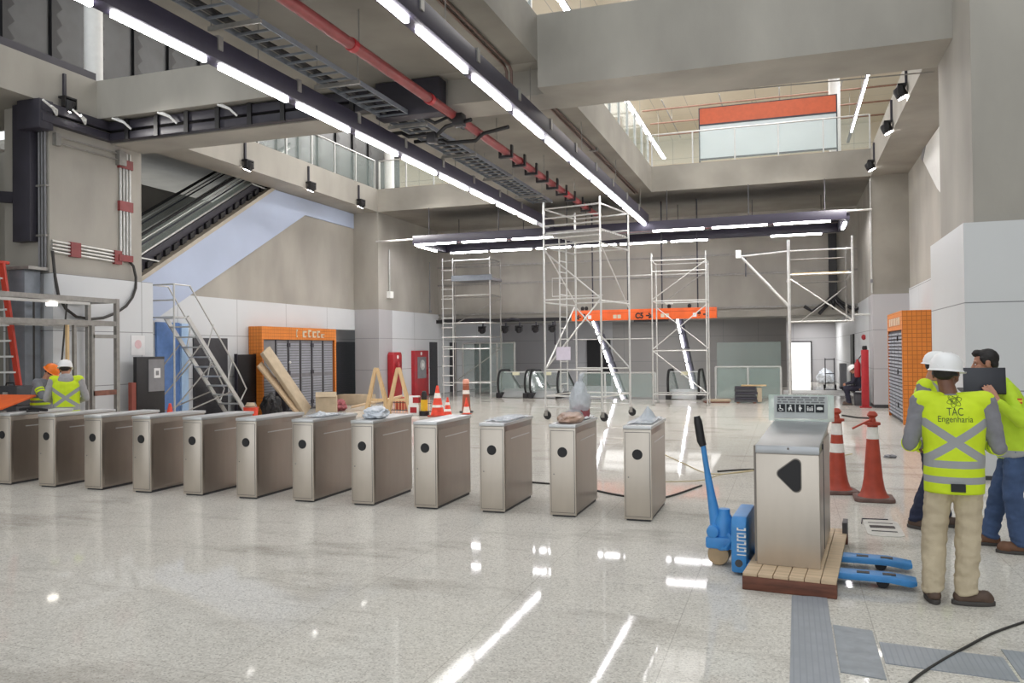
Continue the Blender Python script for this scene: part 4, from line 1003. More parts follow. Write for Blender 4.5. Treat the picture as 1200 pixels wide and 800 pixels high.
# ================================================================== SCAFFOLDS
def rot2(x, y, a): return (x*math.cos(a)-y*math.sin(a), x*math.sin(a)+y*math.cos(a))
def tall_tower():
    t = thing('scaffold_tower', 'tall grey rolling scaffold tower with a platform near the light tracks', 'scaffold', (-5.05, 21.15, 0), R(-11), 'scaffold towers')
    W, D, r = .80, .96, .027
    C = {'fr': (W, -D), 'fl': (-W, -D), 'br': (W, D), 'bl': (-W, D)}
    for k, (x, y) in C.items():
        MB().tube([(x, y, .2), (x, y, 5.68)], r, 8).build('leg', 'alu', t)
        wv = MB().lathe([(.03, -.025), (.1, -.025), (.11, 0), (.1, .025), (.03, .025)], (x+.05, y, .112), 16, 'Y').build('caster', 'rubber', t)
        MB().box(x-.02, x+.07, y-.035, y+.035, .1, .24).build('caster_fork', 'alu_dark', t)
    def rail(a, b, z, z2=None, rr=.022):
        MB().tube([(*C[a], z), (*C[b], z if z2 is None else z2)], rr, 6).build('rail', 'alu', t)
    for z in (.33, .62, 1.3, 3.12, 4.55, 5.05, 5.5): rail('fl', 'fr', z); rail('bl', 'br', z)
    for z in (.62, 3.05, 4.5, 5.5): rail('fl', 'bl', z); rail('fr', 'br', z)
    for z in (4.72, 5.25): rail('fl', 'fr', z)
    for a, b, z0, z1 in (('fl', 'fr', 1.3, 3.1), ('bl', 'fl', 3.1, 4.5), ('fl', 'bl', 1.3, 3.1), ('br', 'fr', 2.9, 4.5), ('fl', 'fr', 4.4, 3.1), ('br', 'bl', 1.3, 3.0)):
        MB().tube([(*C[a], z0), (*C[b], z1)], .02, 6).build('brace', 'alu', t)
    MB().box(-W+.04, W-.04, -D+.04, D-.04, 4.85, 4.9).build('platform', 'alu_dark', t)
    b = MB()
    for k in range(12): b.box(-W+.02, W-.02, -D+.04+k*.165, -D+.1+k*.165, 4.83, 4.86)
    b.build('platform_ribs', 'alu', t)
    # ladder inside the left end
    lx, ly = -W+.12, -.3
    for dy in (0, .42): MB().tube([(lx, ly+dy, .7), (lx, ly+dy, 4.85)], .02, 6).build('ladder_stile', 'alu', t)
    for k in range(13): MB().tube([(lx, ly, .9+k*.3), (lx, ly+.42, .9+k*.3)], .014, 6).build('ladder_rung', 'alu', t)
    nt = MB().box(-.2, .2, -.01, .01, -.17, .17).build('notice', mat('pale_lilac_notice', (214, 206, 222), .6, var=.03), t, loc=(-.25, -D-.04, 1.72), label='pale notice sheet')
    return t
tall_tower()
def mid_tower():
    t = thing('scaffold_tower', 'thin scaffold frame behind the orange sign, between the tall tower and the right wall', 'scaffold', (-3.3, 26.8, 0), R(2), 'scaffold towers')
    W, D, r = .85, .6, .022
    C = [(-W, -D), (W, -D), (W, D), (-W, D)]
    for (x, y), h in zip(C, (4.9, 4.9, 4.7, 4.7)):
        MB().tube([(x, y, .02), (x, y, h)], r, 8).build('leg', 'alu', t)
        MB().lathe([(.07, 0), (.07, .02)], (x, y, 0), 12).build('foot', 'alu_dark', t)
    def rl(i, j, z, z2=None, m='alu'):
        MB().tube([(*C[i], z), (*C[j], z if z2 is None else z2)], .018, 6).build('rail', m, t)
    for z in (.35, 1.75, 3.35, 4.3, 4.65): rl(0, 1, z); rl(3, 2, z)
    for z in (.35, 1.75, 3.35, 4.65): rl(0, 3, z); rl(1, 2, z)
    rl(1, 0, 4.6, 3.4); rl(2, 3, 4.4, 3.2, 'alu_dark'); rl(0, 1, 1.75, .4); rl(1, 0, 3.2, 1.8); rl(3, 2, 3.2, 1.8)
    MB().box(-W, W, -.25, .25, 1.76, 1.8).build('platform', 'alu_dark', t)
    # side arm going left
    MB().tube([(-W, -D, 4.2), (-W-3.3, -D, 4.2), (-W-3.3, -D, 3.6), (-W-1.6, -D, 3.6)], .018, 6).build('side_arm', 'alu', t)
    MB().tube([(-W, -D, 2.15), (-W-2.6, -D, 2.15)], .018, 6).build('side_arm', 'alu', t)
    return t
mid_tower()
def right_scaffold():
    t = thing('cantilever_scaffold', 'scaffold with a slanting arm beside the far right pillar', 'scaffold', (.05, 27.0, 0), 0, 'scaffold towers')
    MB().tube([(0, 0, 0), (0, 0, 5.2)], .05, 12).build('pole', 'alu', t)
    MB().lathe([(.14, 0), (.14, .03), (.06, .06)], (0, 0, 0), 14).build('base_plate', 'alu_dark', t)
    MB().tube([(1.86, 0, 2.6), (1.86, 0, 5.24)], .04, 10).build('hanging_pole', 'alu', t)
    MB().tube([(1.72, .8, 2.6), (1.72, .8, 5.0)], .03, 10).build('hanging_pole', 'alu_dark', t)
    MB().tube([(1.86, 0, 2.8), (2.34, 0, 2.8)], .03, 8).build('wall_tie', 'alu', t)
    for z in (2.62, 4.1, 4.85): MB().tube([(0, 0, z), (1.86, 0, z)], .025, 8).build('ledger', 'alu', t)
    for z in (2.62, 3.9, 4.65): MB().tube([(0, .8, z), (1.72, .8, z)], .022, 8).build('ledger', 'alu_dark', t)
    for x in (0.0, 1.8): MB().tube([(x, 0, 4.1), (x-.06, .8, 3.95)], .022, 8).build('transom', 'alu', t)
    MB().tube([(0, 0, 4.85), (-1.46, 0, 4.75)], .03, 8).build('arm', 'alu', t)
    MB().tube([(-1.42, 0, 4.72), (0, 0, 3.1)], .045, 10).build('arm_brace', 'alu', t)
    MB().box(-1.6, -1.44, -.08, .08, 4.7, 4.95).build('arm_clamp', 'white', t)
    MB().tube([(-1.3, 0, 4.7), (-1.3, 0, 4.1)], .02, 8).build('hook', 'charcoal', t)
    MB().tube([(0, 0, 4.0), (1.84, 0, 2.64)], .025, 8).build('cross_brace', 'alu', t)
    MB().tube([(1.7, .4, 3.7), (.35, .4, 2.64)], .022, 8).build('cross_brace', 'alu_dark', t)
    MB().box(.1, 1.75, .1, .7, 4.12, 4.16).build('platform', 'wood_light', t)
right_scaffold()
def left_scaffold():
    t = thing('scaffold_tower', 'scaffold tower with a ladder and grey platform near the red fire cabinet', 'scaffold', (-11.7, 28.9, 0), 0, 'scaffold towers')
    x0, x1 = -.95, 1.0
    for x in (x0, x0+.42, x1):
        for y in (0, 1.2):
            if x == x0+.42 and y: continue
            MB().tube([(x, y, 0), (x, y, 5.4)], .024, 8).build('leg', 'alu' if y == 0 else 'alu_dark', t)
    for k in range(14): MB().tube([(x0-.06, 0, .5+k*.37), (x0+.42, 0, .5+k*.37)], .022, 6).build('rung', 'alu', t)
    for z in (.6, 1.9, 2.35, 2.9, 3.95, 5.3):
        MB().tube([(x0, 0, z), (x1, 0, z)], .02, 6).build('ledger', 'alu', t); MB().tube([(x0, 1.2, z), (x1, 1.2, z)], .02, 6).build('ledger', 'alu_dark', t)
        MB().tube([(x1, 0, z), (x1, 1.2, z)], .02, 6).build('transom', 'alu_dark', t)
    for z0, z1 in ((.6, 1.9), (2.9, 3.9)):
        MB().tube([(x0, 1.2, z0), (x1, 1.2, z1)], .018, 6).build('brace', 'alu_dark', t)
    MB().box(x0+.45, x1+.05, -.05, 1.25, 4.52, 4.62).build('platform', 'mid_grey', t)
    MB().box(x0+.4, x1+.1, -.08, -.05, 4.5, 4.72).build('toe_board', 'bluegrey_metal', t)
left_scaffold()

# ================================================================== TURNSTILES
TS = dict(w=.293, y0=8.5, l=1.06, h=1.0)
def turnstile(label, x):
    t = thing('turnstile_cabinet', label, 'turnstile', (x, 8.5, 0), 0, 'steel turnstile cabinets in a row')
    w, l = TS['w'], TS['l']
    MB().box(.008, w-.008, .02, l-.01, .03, .965).build('body', 'steel_shaded', t, bevel=.004)
    MB().box(.02, w-.02, .03, l-.03, 0, .03).build('plinth', 'dark_grey', t)
    MB().box(-.004, w+.004, -.006, l+.004, .965, 1.0).build('lid', 'steel_lid', t, bevel=.004)
    MB().box(.0, w, .0, .02, .02, .962).build('front_panel', 'steel', t, bevel=.004)
    MB().box(.014, w-.014, -.002, .0, .046, .934).build('door_gap', 'dark_grey', t)
    MB().box(.018, w-.018, -.005, .0, .05, .93).build('front_door', 'steel', t, bevel=.003)
    MB().lathe([(.05, -.012), (.05, .004)], (w/2, 0, .70), 28, 'Y').build('reader_window', 'black', t)
    MB().lathe([(.055, -.008), (.055, .002)], (w/2, 0, .70), 28, 'Y').build('reader_ring', 'rubber', t)
    MB().lathe([(.008, -.01), (.008, 0)], (.05, 0, .46), 12, 'Y').build('lock', 'alu_dark', t)
    MB().box(w-.008, w-.004, .25, l-.12, .80, .812).build('side_slot', 'steel_lid', t)
    MB().box(w-.008, w-.0065, .06, l-.04, .06, .90).build('side_panel', 'steel_shaded', t)
    return t
lab = {0: 'steel turnstile cabinet at the right end of the row, clear film on its lid',
       1: 'steel turnstile cabinet carrying the brown bundle and the clear bag',
       2: 'third steel turnstile cabinet from the right end, crumpled film on its lid',
       3: 'fourth steel turnstile cabinet from the right end, cones showing just behind its lid',
       4: 'fifth steel turnstile cabinet from the right end, white plastic bag on its lid',
       5: 'sixth steel turnstile cabinet from the right end, bare sheet of film at its lid front',
       6: 'seventh steel turnstile cabinet from the right end, below the leaning beige boards',
       7: 'eighth steel turnstile cabinet from the right end, in front of the rolling ladder foot',
       8: 'ninth steel turnstile cabinet from the right end, in front of the blue door',
       9: 'third steel turnstile cabinet from the left edge, in front of the black upright panel',
       10: 'second steel turnstile cabinet from the left edge, in front of the white helmeted worker',
       11: 'turnstile cabinet cut by the left edge of the photo, beside the orange table top'}
X12 = -9.81 + 10*.8149
for k in range(12):
    turnstile(lab[k], X12 - k*.8149)
def crumple(label, name, m, cat, loc, sx, sy, sz, seed, rz=0, n=18):
    """lumpy sheet or bag lying on something"""
    random.seed(seed); b = MB(); bm = b.bm
    bmesh.ops.create_icosphere(bm, subdivisions=4, radius=1)
    for v in bm.verts:
        q = v.co.copy(); d = 1 + .28*noise.noise(q*2.1 + V((seed, 0, 0))) + .16*noise.noise(q*5 + V((0, seed, 0))) + .07*noise.noise(q*11)
        v.co = V((q.x*d*sx, q.y*d*sy, max(q.z, -.55)*d*sz))
    mz = min(v.co.z for v in bm.verts)
    for v in bm.verts: v.co.z -= mz
    o = b.build(name, m); o.location = loc; o.rotation_euler = (0, 0, rz)
    return tag(o, label, cat)
def film(label, loc, sx, sy, seed, peak=None, m='film'):
    b = MB(); bm = b.bm; n = 26; g = []
    for i in range(n+1):
        row = []
        for j in range(n+1):
            x, y = (i/n-.5)*sx, (j/n-.5)*sy
            z = .012 + .022*abs(noise.noise(V((x*16+seed, y*16, 0)))) + .01*abs(noise.noise(V((x*40, y*40+seed, 0))))
            if peak:
                px, py, ph, pr = peak; d = math.hypot(x-px, y-py)/pr
                z += ph*math.exp(-d*d*3)*(1+.25*noise.noise(V((x*30, y*30, seed))))
            row.append(bm.verts.new((x, y, z)))
        g.append(row)
    for i in range(n):
        for j in range(n): bm.faces.new((g[i][j], g[i+1][j], g[i+1][j+1], g[i][j+1]))
    o = b.build('plastic_film', m); o.location = loc
    md = o.modifiers.new('thick', 'SOLIDIFY'); md.thickness = .003
    return tag(o, label, 'plastic film', 'loose plastic film on the turnstiles')
W2 = TS['w']/2
film('clear plastic film standing up on the rightmost turnstile lid', (X12+W2, 8.5+.55, 1.0), .27, .8, 3, (.02, .05, .14, .12))
film('flat clear film on the lid of the third turnstile from the right end', (X12-2*.8149+W2, 9.05, 1.0), .28, .85, 9)
film('clear film on the lid of the sixth turnstile from the right end', (X12-5*.8149+W2, 9.0, 1.0), .28, .6, 15, (0, -.1, .05, .14))
film('white sheet on the rear of the lid beside the brown bundle', (X12-.8149+W2+.05, 9.3, 1.0), .16, .45, 21, None, 'paper')
crumple('white plastic bag lying on a turnstile lid below the wooden stands', 'plastic_bag', 'bag_white', 'bag', (X12-4*.8149+W2+.0, 8.85, 1.0), .14, .22, .085, 4, .2)
t = thing('wrapped_bundle', 'brown paper bundle under plastic on the second turnstile from the right', 'bundle', (X12-.8149+W2, 8.86, 1.0), .1)
b = MB(); bmesh.ops.create_icosphere(b.bm, subdivisions=4, radius=1)
for v in b.bm.verts:
    q = v.co.copy(); d = 1+.2*noise.noise(q*2+V((2, 5, 1)))+.05*noise.noise(q*8)
    v.co = V((q.x*.15*d, q.y*.30*d, (max(q.z, -.5)+.5)*.075*d))
b.build('wrapping', 'film_brown', t)
MB().ball((.02, .1, .07), .11, .17, .055, rot=(.1, 0, .2)).build('inner_roll', 'mid_grey', t)
t = thing('clear_bag', 'tall clear plastic bag with red goods at its bottom, behind the brown bundle', 'bag', (X12-.8149+W2-.01, 9.34, 1.0))
b = MB(); bmesh.ops.create_icosphere(b.bm, subdivisions=4, radius=1)
for v in b.bm.verts:
    q = v.co.copy(); d = 1+.14*noise.noise(q*3+V((1, 1, 4)))+.05*noise.noise(q*9)
    k = 1-.45*max(0, q.z)
    v.co = V((q.x*.13*d*k, q.y*.13*d*k, (q.z+.9)*.24*d if q.z > -.9 else 0))
b.build('bag', 'film', t)
MB().loft([(0, 0, .005, .10, .10), (0, 0, .05, .12, .12), (.01, 0, .12, .105, .1), (0, 0, .15, .05, .05)]).build('contents', 'reddish', t)
MB().tube([(0, 0, .44), (.02, .0, .5), (.05, .01, .53)], [.02, .03, .012], 8).build('bag_neck', 'film', t)

# ================================================================== WIDE GATE CABINET, PALLET, PALLET TRUCK
AZ = R(-6)
t = thing('gate_cabinet', 'wide steel gate cabinet with sloping top standing on a wooden pallet', 'turnstile', (-.245, 6.62, .125), AZ)
gw, gl = .455, 1.2
side = [(0, .0), (gl, 0), (gl, 1.0), (.0, .905)]
MB().prism(side, .006, gw-.006, 'YZ').build('body', 'steel_shaded', t, bevel=.006)
MB().box(-.004, gw+.004, -.012, 0, .0, .86).build('front_panel', 'steel', t, bevel=.005)
MB().prism([(-.016, .865), (-.012, .925), (gl+.004, 1.025), (gl+.004, 1.0), (0, .905), (-.004, .865)], -.006, gw+.006, 'YZ').build('sloping_lid', 'lid_grey', t, bevel=.003)
def rtri(pts, r, n=6):
    out = []
    m = len(pts)
    for i in range(m):
        p, a, b = V((*pts[i], 0)), V((*pts[i-1], 0)), V((*pts[(i+1) % m], 0))
        da, db = (a-p).normalized(), (b-p).normalized(); h = da.angle(db)/2
        c = p + (da+db).normalized()*r/math.sin(h); q = r/math.tan(h)
        s0 = p + da*q; s1 = p + db*q
        a0 = math.atan2(s0.y-c.y, s0.x-c.x); a1 = math.atan2(s1.y-c.y, s1.x-c.x)
        dd = (a1-a0+PI) % (2*PI)-PI
        out += [(c.x+r*math.cos(a0+dd*k/n), c.y+r*math.sin(a0+dd*k/n)) for k in range(n+1)]
    return out
MB().prism(rtri([(.14, .715), (.325, .86), (.325, .53)], .035), -.02, -.01, 'XZ').build('reader_window', 'black', t)
MB().prism(rtri([(.128, .715), (.332, .875), (.332, .515)], .04), -.0145, -.011, 'XZ').build('reader_frame', 'steel_dark', t)
MB().box(gw-.008, gw+.006, .42, .46, .06, .90).build('side_gap', 'dark_grey', t)
MB().box(gw-.006, gw+.004, .48, gl-.03, .06, .92).build('side_panel', 'steel_shaded', t)
MB().box(gw-.006, gw+.004, .03, .40, .06, .86).build('side_panel', 'steel_shaded', t)
MB().box(-.022, -.004, .0, .03, .02, .92).build('hinge_post', 'steel_dark', t)
MB().ball((gw*.52, -.014, .905), .009, n=10, m=6).build('screw', 'steel_dark', t)
# clear sign standing on top
sg = MB().box(-.05, gw+.05, 1.14, 1.155, 1.02, 1.255).build('sign_plate', 'acrylic', t, label='clear acrylic sign plate')
sy = 1.36
def sgfix(o):
    for v in o.data.vertices: v.co = V(((v.co.x-.272)*sy+.225, v.co.y+.64, (v.co.z-1.2)*sy+1.145))
    return o
sgfix(MB().box(.105, .44, .492, .5, 1.125, 1.275).build('sign_face', mat('silver_sign_face', (188, 192, 192), .45, var=.04), sg))
M['icon'] = mat('sign_icon_black', (32, 36, 42), .6, var=0)
random.seed(5)
for zz in (1.232, 1.212, 1.190):   # rows of print too small to read in the photograph
    b = MB(); xx = .03
    while xx < .42:
        wl = random.uniform(.02, .07); b.box(xx, min(xx+wl, .43), 1.128, 1.1315, zz-.006, zz+.006); xx += wl+.012
    b.build('small_print', 'mid_grey', sg)
for k in range(5):
    x = .15 + k*.0605
    ic = sgfix(MB().box(x-.026, x+.026, .486, .492, 1.168, 1.220).build('pictogram', 'icon', sg))
    g = MB()
    def disc(cx, cz, r, n=12): g.prism([(cx+r*math.cos(2*PI*i/n), cz+r*math.sin(2*PI*i/n)) for i in range(n)], .4835, .486, 'XZ')
    z = 1.194
    if k == 0:   # wheelchair user
        disc(x-.006, z+.017, .005); g.prism([(x-.009, z+.011), (x-.003, z+.011), (x-.001, z-.002), (x+.012, z-.004), (x+.016, z-.017), (x+.012, z-.018), (x+.008, z-.008), (x-.008, z-.006)], .4835, .486, 'XZ')
        for i in range(10):
            a = PI*.75+i*.42; g.prism([(x-.002+.013*math.cos(a), z-.008+.012*math.sin(a)), (x-.002+.013*math.cos(a+.44), z-.008+.012*math.sin(a+.44)), (x-.002+.010*math.cos(a+.44), z-.008+.009*math.sin(a+.44)), (x-.002+.010*math.cos(a), z-.008+.009*math.sin(a))], .4835, .486, 'XZ')
    elif k == 1:   # older person
        disc(x, z+.016, .0055); g.prism([(x-.012, z-.018), (x-.007, z-.018), (x, z-.004), (x+.006, z-.018), (x+.011, z-.018), (x+.006, z+.008), (x-.008, z+.008), (x-.015, z-.002)], .4835, .486, 'XZ')
    elif k == 2:   # pregnant person
        disc(x-.002, z+.017, .005); g.prism([(x-.008, z+.010), (x+.003, z+.010), (x+.013, z-.002), (x+.004, z-.008), (x+.003, z-.02), (x-.005, z-.02), (x-.010, z-.004)], .4835, .486, 'XZ')
    elif k == 3:   # two with a child
        for dx in (-.013, 0, .013): disc(x+dx, z+.010 if dx else z+.002, .0042); g.box(x+dx-.0045, x+dx+.0045, .4835, .486, z-.016, z+.004 if dx else z-.004)
    else:   # wide person
        g.prism([(x-.018, z-.007), (x-.018, z+.006), (x-.008, z+.010), (x+.008, z+.010), (x+.018, z+.006), (x+.018, z-.007), (x, z-.010)], .4835, .486, 'XZ')
    sgfix(g.build('symbol', 'white', ic))
t = thing('pallet', 'wooden pallet with a dark stained front board under the wide gate cabinet', 'pallet', (-.35, 6.32, 0), AZ)
PW, PL = .66, 1.86
MB().box(0, PW, 0, .09, 0, .10).build('front_board', 'wood_red', t, bevel=.006, label='dark stained front board')
MB().box(0, PW, PL-.09, PL, 0, .10).build('rear_board', 'wood_red', t, bevel=.006)
MB().box(PW-.04, PW, PL-.2, PL, .1, .22).build('side_stop', 'dark_grey', t)
for k in range(6):
    x = k*PW/6
    MB().box(x+.003, x+PW/6-.003, .01, PL, .10, .124).build('deck_board', 'wood', t, bevel=.002)
t = thing('pallet_truck', 'blue pallet truck with its forks under the wooden pallet', 'pallet truck', (-.33, 7.02, 0), R(-4))
for s in (-.26, .26):
    b = MB().prism([(.02, .05), (1.05, .05), (1.19, .03), (1.23, .045), (1.23, .075), (1.05, .098), (.02, .098)], s-.08, s+.08, 'XZ')
    f_ = b.build('fork', 'blue_truck', t, bevel=.006)
    for x in (.82, 1.0): MB().box(x, x+.09, s-.04, s+.02, .096, .101).build('fork_slot', 'black', f_)
    MB().lathe([(.045, -.05), (.045, .05)], (1.0, s, .045), 14, 'Y').build('fork_roller', 'rubber', f_)
MB().prism([(-.34, .02), (.34, .02), (.34, .40), (.28, .46), (-.28, .46), (-.34, .40)], -.10, .02, 'YZ').build('backrest_panel', 'blue_truck', t, bevel=.02)
for k in range(8):
    z = .165 + k*.028; b = MB().box(-.052, .018, -.347, -.342, z, z+.007)
    if k % 3: b.box(-.052, -.04, -.347, -.342, z+.007, z+.021)
    if k % 2: b.box(.004, .018, -.347, -.342, z+.007, z+.021)
    b.build('lettering', 'white', t)
MB().lathe([(.03, 0), (.03, .006)], (-.04, -.345, .1), 14, 'Y').build('front_bolt', 'dark_grey', t)
MB().lathe([(.075, .13), (.085, .18), (.085, .36), (.05, .42), (.05, .46)], (-.2, 0, 0), 18).build('pump', 'blue_truck', t)
MB().box(-.34, -.1, -.11, .11, .14, .24).build('pump_base', 'blue_truck', t, bevel=.02)
MB().tube([(-.2, -.02, .3), (-.12, -.1, .22), (-.16, -.12, .16), (-.3, -.02, .12)], .02, 8).build('linkage', 'blue_truck', t)
for s in (-.06, .06): MB().lathe([(.03, -.025), (.085, -.025), (.09, 0), (.085, .025), (.03, .025)], (-.24, s, .09), 18, 'Y').build('steering_wheel', mat('tan_wheel', (176, 150, 116), .6, var=.06) if s < 0 else bpy.data.materials['tan_wheel'], t)
MB().lathe([(.05, -.11), (.055, 0), (.05, .11)], (-.28, 0, .28), 16, 'Y').build('tiller_pivot', 'blue_truck', t, bevel=.006)
MB().tube([(-.26, 0, .3), (-.30, 0, .55), (-.34, 0, .80), (-.365, 0, .98)], [.055, .036, .024, .022], 12).build('tiller_arm', 'blue_truck', t)
MB().tube([(-.365, 0, .98), (-.38, 0, 1.02), (-.405, 0, 1.18), (-.415, 0, 1.23)], [.03, .036, .036, .026], 12).build('grip', 'black', t)

# ================================================================== CONES, STANDS AND SMALL SITE THINGS
def tall_cone(label, x, y, rz=0, s=1.0, bands=True):
    t = thing('traffic_cone', label, 'traffic cone', (x, y, 0), rz, 'tall orange cones')
    MB().prism([(-.22, -.17), (-.17, -.22), (.17, -.22), (.22, -.17), (.22, .17), (.17, .22), (-.17, .22), (-.22, .17)], 0, .045, 'XY').build('base', mat('worn_rubber_base', (110, 86, 80), .7, var=.15) if 'worn_rubber_base' not in bpy.data.materials else bpy.data.materials['worn_rubber_base'], t, bevel=.01)
    MB().lathe([(.175, .045), (.15, .07), (.125, .14), (.105, .26), (.085, .5), (.068, .72), (.058, .88)], (0, 0, 0), 28).build('body', 'orange_cone', t)
    MB().lathe([(.0695, .72), (.0605, .86)], (0, 0, 0), 28).build('reflective_band', 'white_band', t)
    if bands: MB().lathe([(.0875, .5), (.079, .61)], (0, 0, 0), 28).build('reflective_band', 'white_band', t)
    MB().lathe([(.062, .88), (.09, .885), (.09, .915), (.04, .925), (.032, .97), (.05, .985), (.062, 1.0), (.05, 1.025), (.03, 1.045)], (0, 0, 0), 20).build('top_ring', 'orange_cone', t)
    return t
tall_cone('tall orange cone without middle band, nearest the man in the lettered vest', .93, 10.45, bands=False)
tall_cone('tall orange cone with two white bands behind the wide gate cabinet', .56, 10.88, .2)
tag(MB().tube([(.62, 10.86, .96), (.8, 10.9, .93), (1.0, 10.95, .92)], .012, 6).build('rope_end', 'cable'), 'short dark rope end tied to the banded cone', 'rope')
tag(MB().tube([(.91, 10.4, .95), (.8, 10.33, .9), (.70, 10.3, .85)], .012, 6).build('rope_end', 'orange_cone'), 'short orange rope end tied to the unbanded cone', 'rope')
def small_cone(label, x, y, h, bands, base='dark_grey'):
    t = thing('traffic_cone', label, 'traffic cone', (x, y, 0), 0, 'cones behind the turnstiles')
    r = h*.2
    MB().box(-r*1.25, r*1.25, -r*1.25, r*1.25, 0, h*.05).build('base', 'orange_cone', t, bevel=.01)
    prof = lambda z: r*(1-z/h)+h*.035
    MB().lathe([(prof(h*.05), h*.05), (prof(h), h)], (0, 0, 0), 22).build('body', M['cone_bright'], t)
    for a, b in bands: MB().lathe([(prof(a*h)+.004, a*h), (prof(b*h)+.004, b*h)], (0, 0, 0), 22).build('reflective_band', 'white_band', t)
    return t
M['cone_bright'] = mat('cone_bright_orange', (232, 78, 56), .55, var=.1, scale=10)
small_cone('large orange cone with white bands, biggest behind the turnstiles', -9.25, 20.7, .86, [(.3, .38), (.6, .76)])
small_cone('small orange cone right of the biggest one behind the turnstiles', -8.86, 20.5, .55, [(.3, .42), (.62, .75)])
small_cone('small orange and white cone beside the slim brown post', -8.75, 21.6, .48, [(.1, .45)])
small_cone('small brownish cone nearest the wooden stands', -10.9, 22.4, .5, [(.35, .6)])
t = thing('delineator_post', 'slim brown and white cone-topped post behind the turnstiles', 'post', (-9.0, 22.2, 0))
MB().lathe([(.2, 0), (.2, .05)], (0, 0, 0), 20).build('base', 'dark_grey', t)
MB().lathe([(.13, .05), (.1, .55), (.085, .95)], (0, 0, 0), 20).build('body', mat('brown_orange', (150, 84, 62), .6, var=.08), t)
MB().lathe([(.108, .55), (.1, .66)], (0, 0, 0), 20).build('reflective_band', 'white_band', t)
MB().lathe([(.096, .8), (.06, .82), (.1, .86), (.09, .96), (.05, .99)], (0, 0, 0), 20).build('head', mat('salmon_head', (224, 160, 140), .6, var=.05), t)
t = thing('bollard_post', 'yellow and black bollard behind the turnstiles', 'post', (-9.75, 20.9, 0))
MB().lathe([(.14, 0), (.14, .12), (.1, .14)], (0, 0, 0), 18).build('base', 'black', t)
MB().lathe([(.10, .14), (.10, .45)], (0, 0, 0), 18).build('body', 'yellow', t)
MB().lathe([(.075, .45), (.08, .6), (.06, .68), (.03, .7)], (0, 0, 0), 18).build('cap', 'black', t)
t = thing('barrier_block', 'red and white barrier block left of the yellow bollard', 'barrier', (-10.05, 20.9, 0))
MB().box(-.17, .17, -.08, .08, 0, .3).build('lower_half', 'white', t, bevel=.01)
MB().box(-.1, .1, -.09, .09, .08, .24).build('lower_patch', 'red', t)
MB().box(-.15, .15, -.07, .07, .3, .56).build('upper_half', 'white', t, bevel=.01)
MB().box(-.02, .16, -.08, .08, .36, .52).build('upper_patch', 'red', t)
t = thing('picket_barrier', 'low row of thin pickets between the wooden stands and the cones', 'barrier', (-11.6, 21.9, 0))
MB().tube([(0, 0, .08), (1.8, -.4, .08)], .015, 6).tube([(0, 0, .3), (1.8, -.4, .3)], .012, 6).build('rail', 'cable', t)
for k in range(16):
    x = .05+k*.112; MB().tube([(x, -x*.222, 0), (x, -x*.222, .42)], .008, 6).build('picket', 'wood_light', t)
def a_stand(label, x, y, rz):
    t = thing('wooden_stand', label, 'wooden stand', (x, y, 0), rz, 'pale wooden A-shaped stands')
    for s in (-1, 1):
        MB().bar((s*.34, -.04, 0), (s*.03, -.04, 1.32), .09, .03, (0, 1, 0)).build('leg', 'wood_light', t)
        MB().bar((s*.34, .3, 0), (s*.03, .02, 1.32), .09, .03, (0, 1, 0)).build('rear_leg', 'wood_light', t)
    MB().box(-.24, .24, -.06, -.03, .4, .48).build('cross_rail', 'wood_light', t)
    MB().box(-.06, .06, -.06, .03, 1.28, 1.36).build('top_block', 'wood_light', t)
a_stand('pale wooden A-shaped stand, left of the pair', -11.2, 20.8, .3)
a_stand('pale wooden A-shaped stand, right of the pair before the red totem', -10.55, 20.9, .3)
# clutter before the orange framed kiosk
t = thing('leaning_board', 'long beige board leaning on the orange framed kiosk', 'board', (-13.75, 19.45, 0))
MB().bar((.3, 1.25, .08), (-.5, .35, 1.9), .5, .12, (1, 0, .5)).build('board', 'cardboard', t, bevel=.008)
MB().bar((.2, .95, .08), (-.55, .15, 1.5), .3, .06, (1, 0, .5)).build('rear_board', 'wood', t, bevel=.006)
t = thing('cardboard_box', 'beige carton at the foot of the leaning board', 'box', (-13.0, 21.05, 0), .5)
MB().box(-.3, .3, -.3, .3, 0, .52).build('carton', 'cardboard', t, bevel=.012)
MB().box(-.3, .3, -.32, -.30, .5, .66, rot=(-.5, 0, 0)).build('flap', 'cardboard', t)
t = thing('cardboard_box', 'low beige carton left of the far left grey pillar', 'box', (-14.2, 24.9, 0), .1)
MB().box(-.6, .6, -.3, .3, 0, .35).build('carton', 'cardboard', t, bevel=.012)
MB().box(-.6, .6, -.03, .03, .351, .356).build('tape', 'wood', t)
crumple('red and brown scraps heap beside the beige carton', 'scrap_heap', 'reddish', 'heap', (-13.35, 22.1, 0), .36, .32, .22, 12)
t = thing('plank', 'loose plank propped over the scraps in front of the orange framed kiosk', 'plank', (-12.0, 22.7, 0))
MB().bar((-.9, -.4, .1), (.5, .35, .42), .28, .06).build('board', 'wood', t, bevel=.006)
MB().box(.3, .6, .2, .5, 0, .39).build('prop_block', 'orange_cone', t, bevel=.01)
crumple('dark rolled mat standing in the kiosk front behind the leaning board', 'rolled_mat', 'charcoal', 'roll', (-14.15, 20.5, 0), .16, .2, .6, 31)
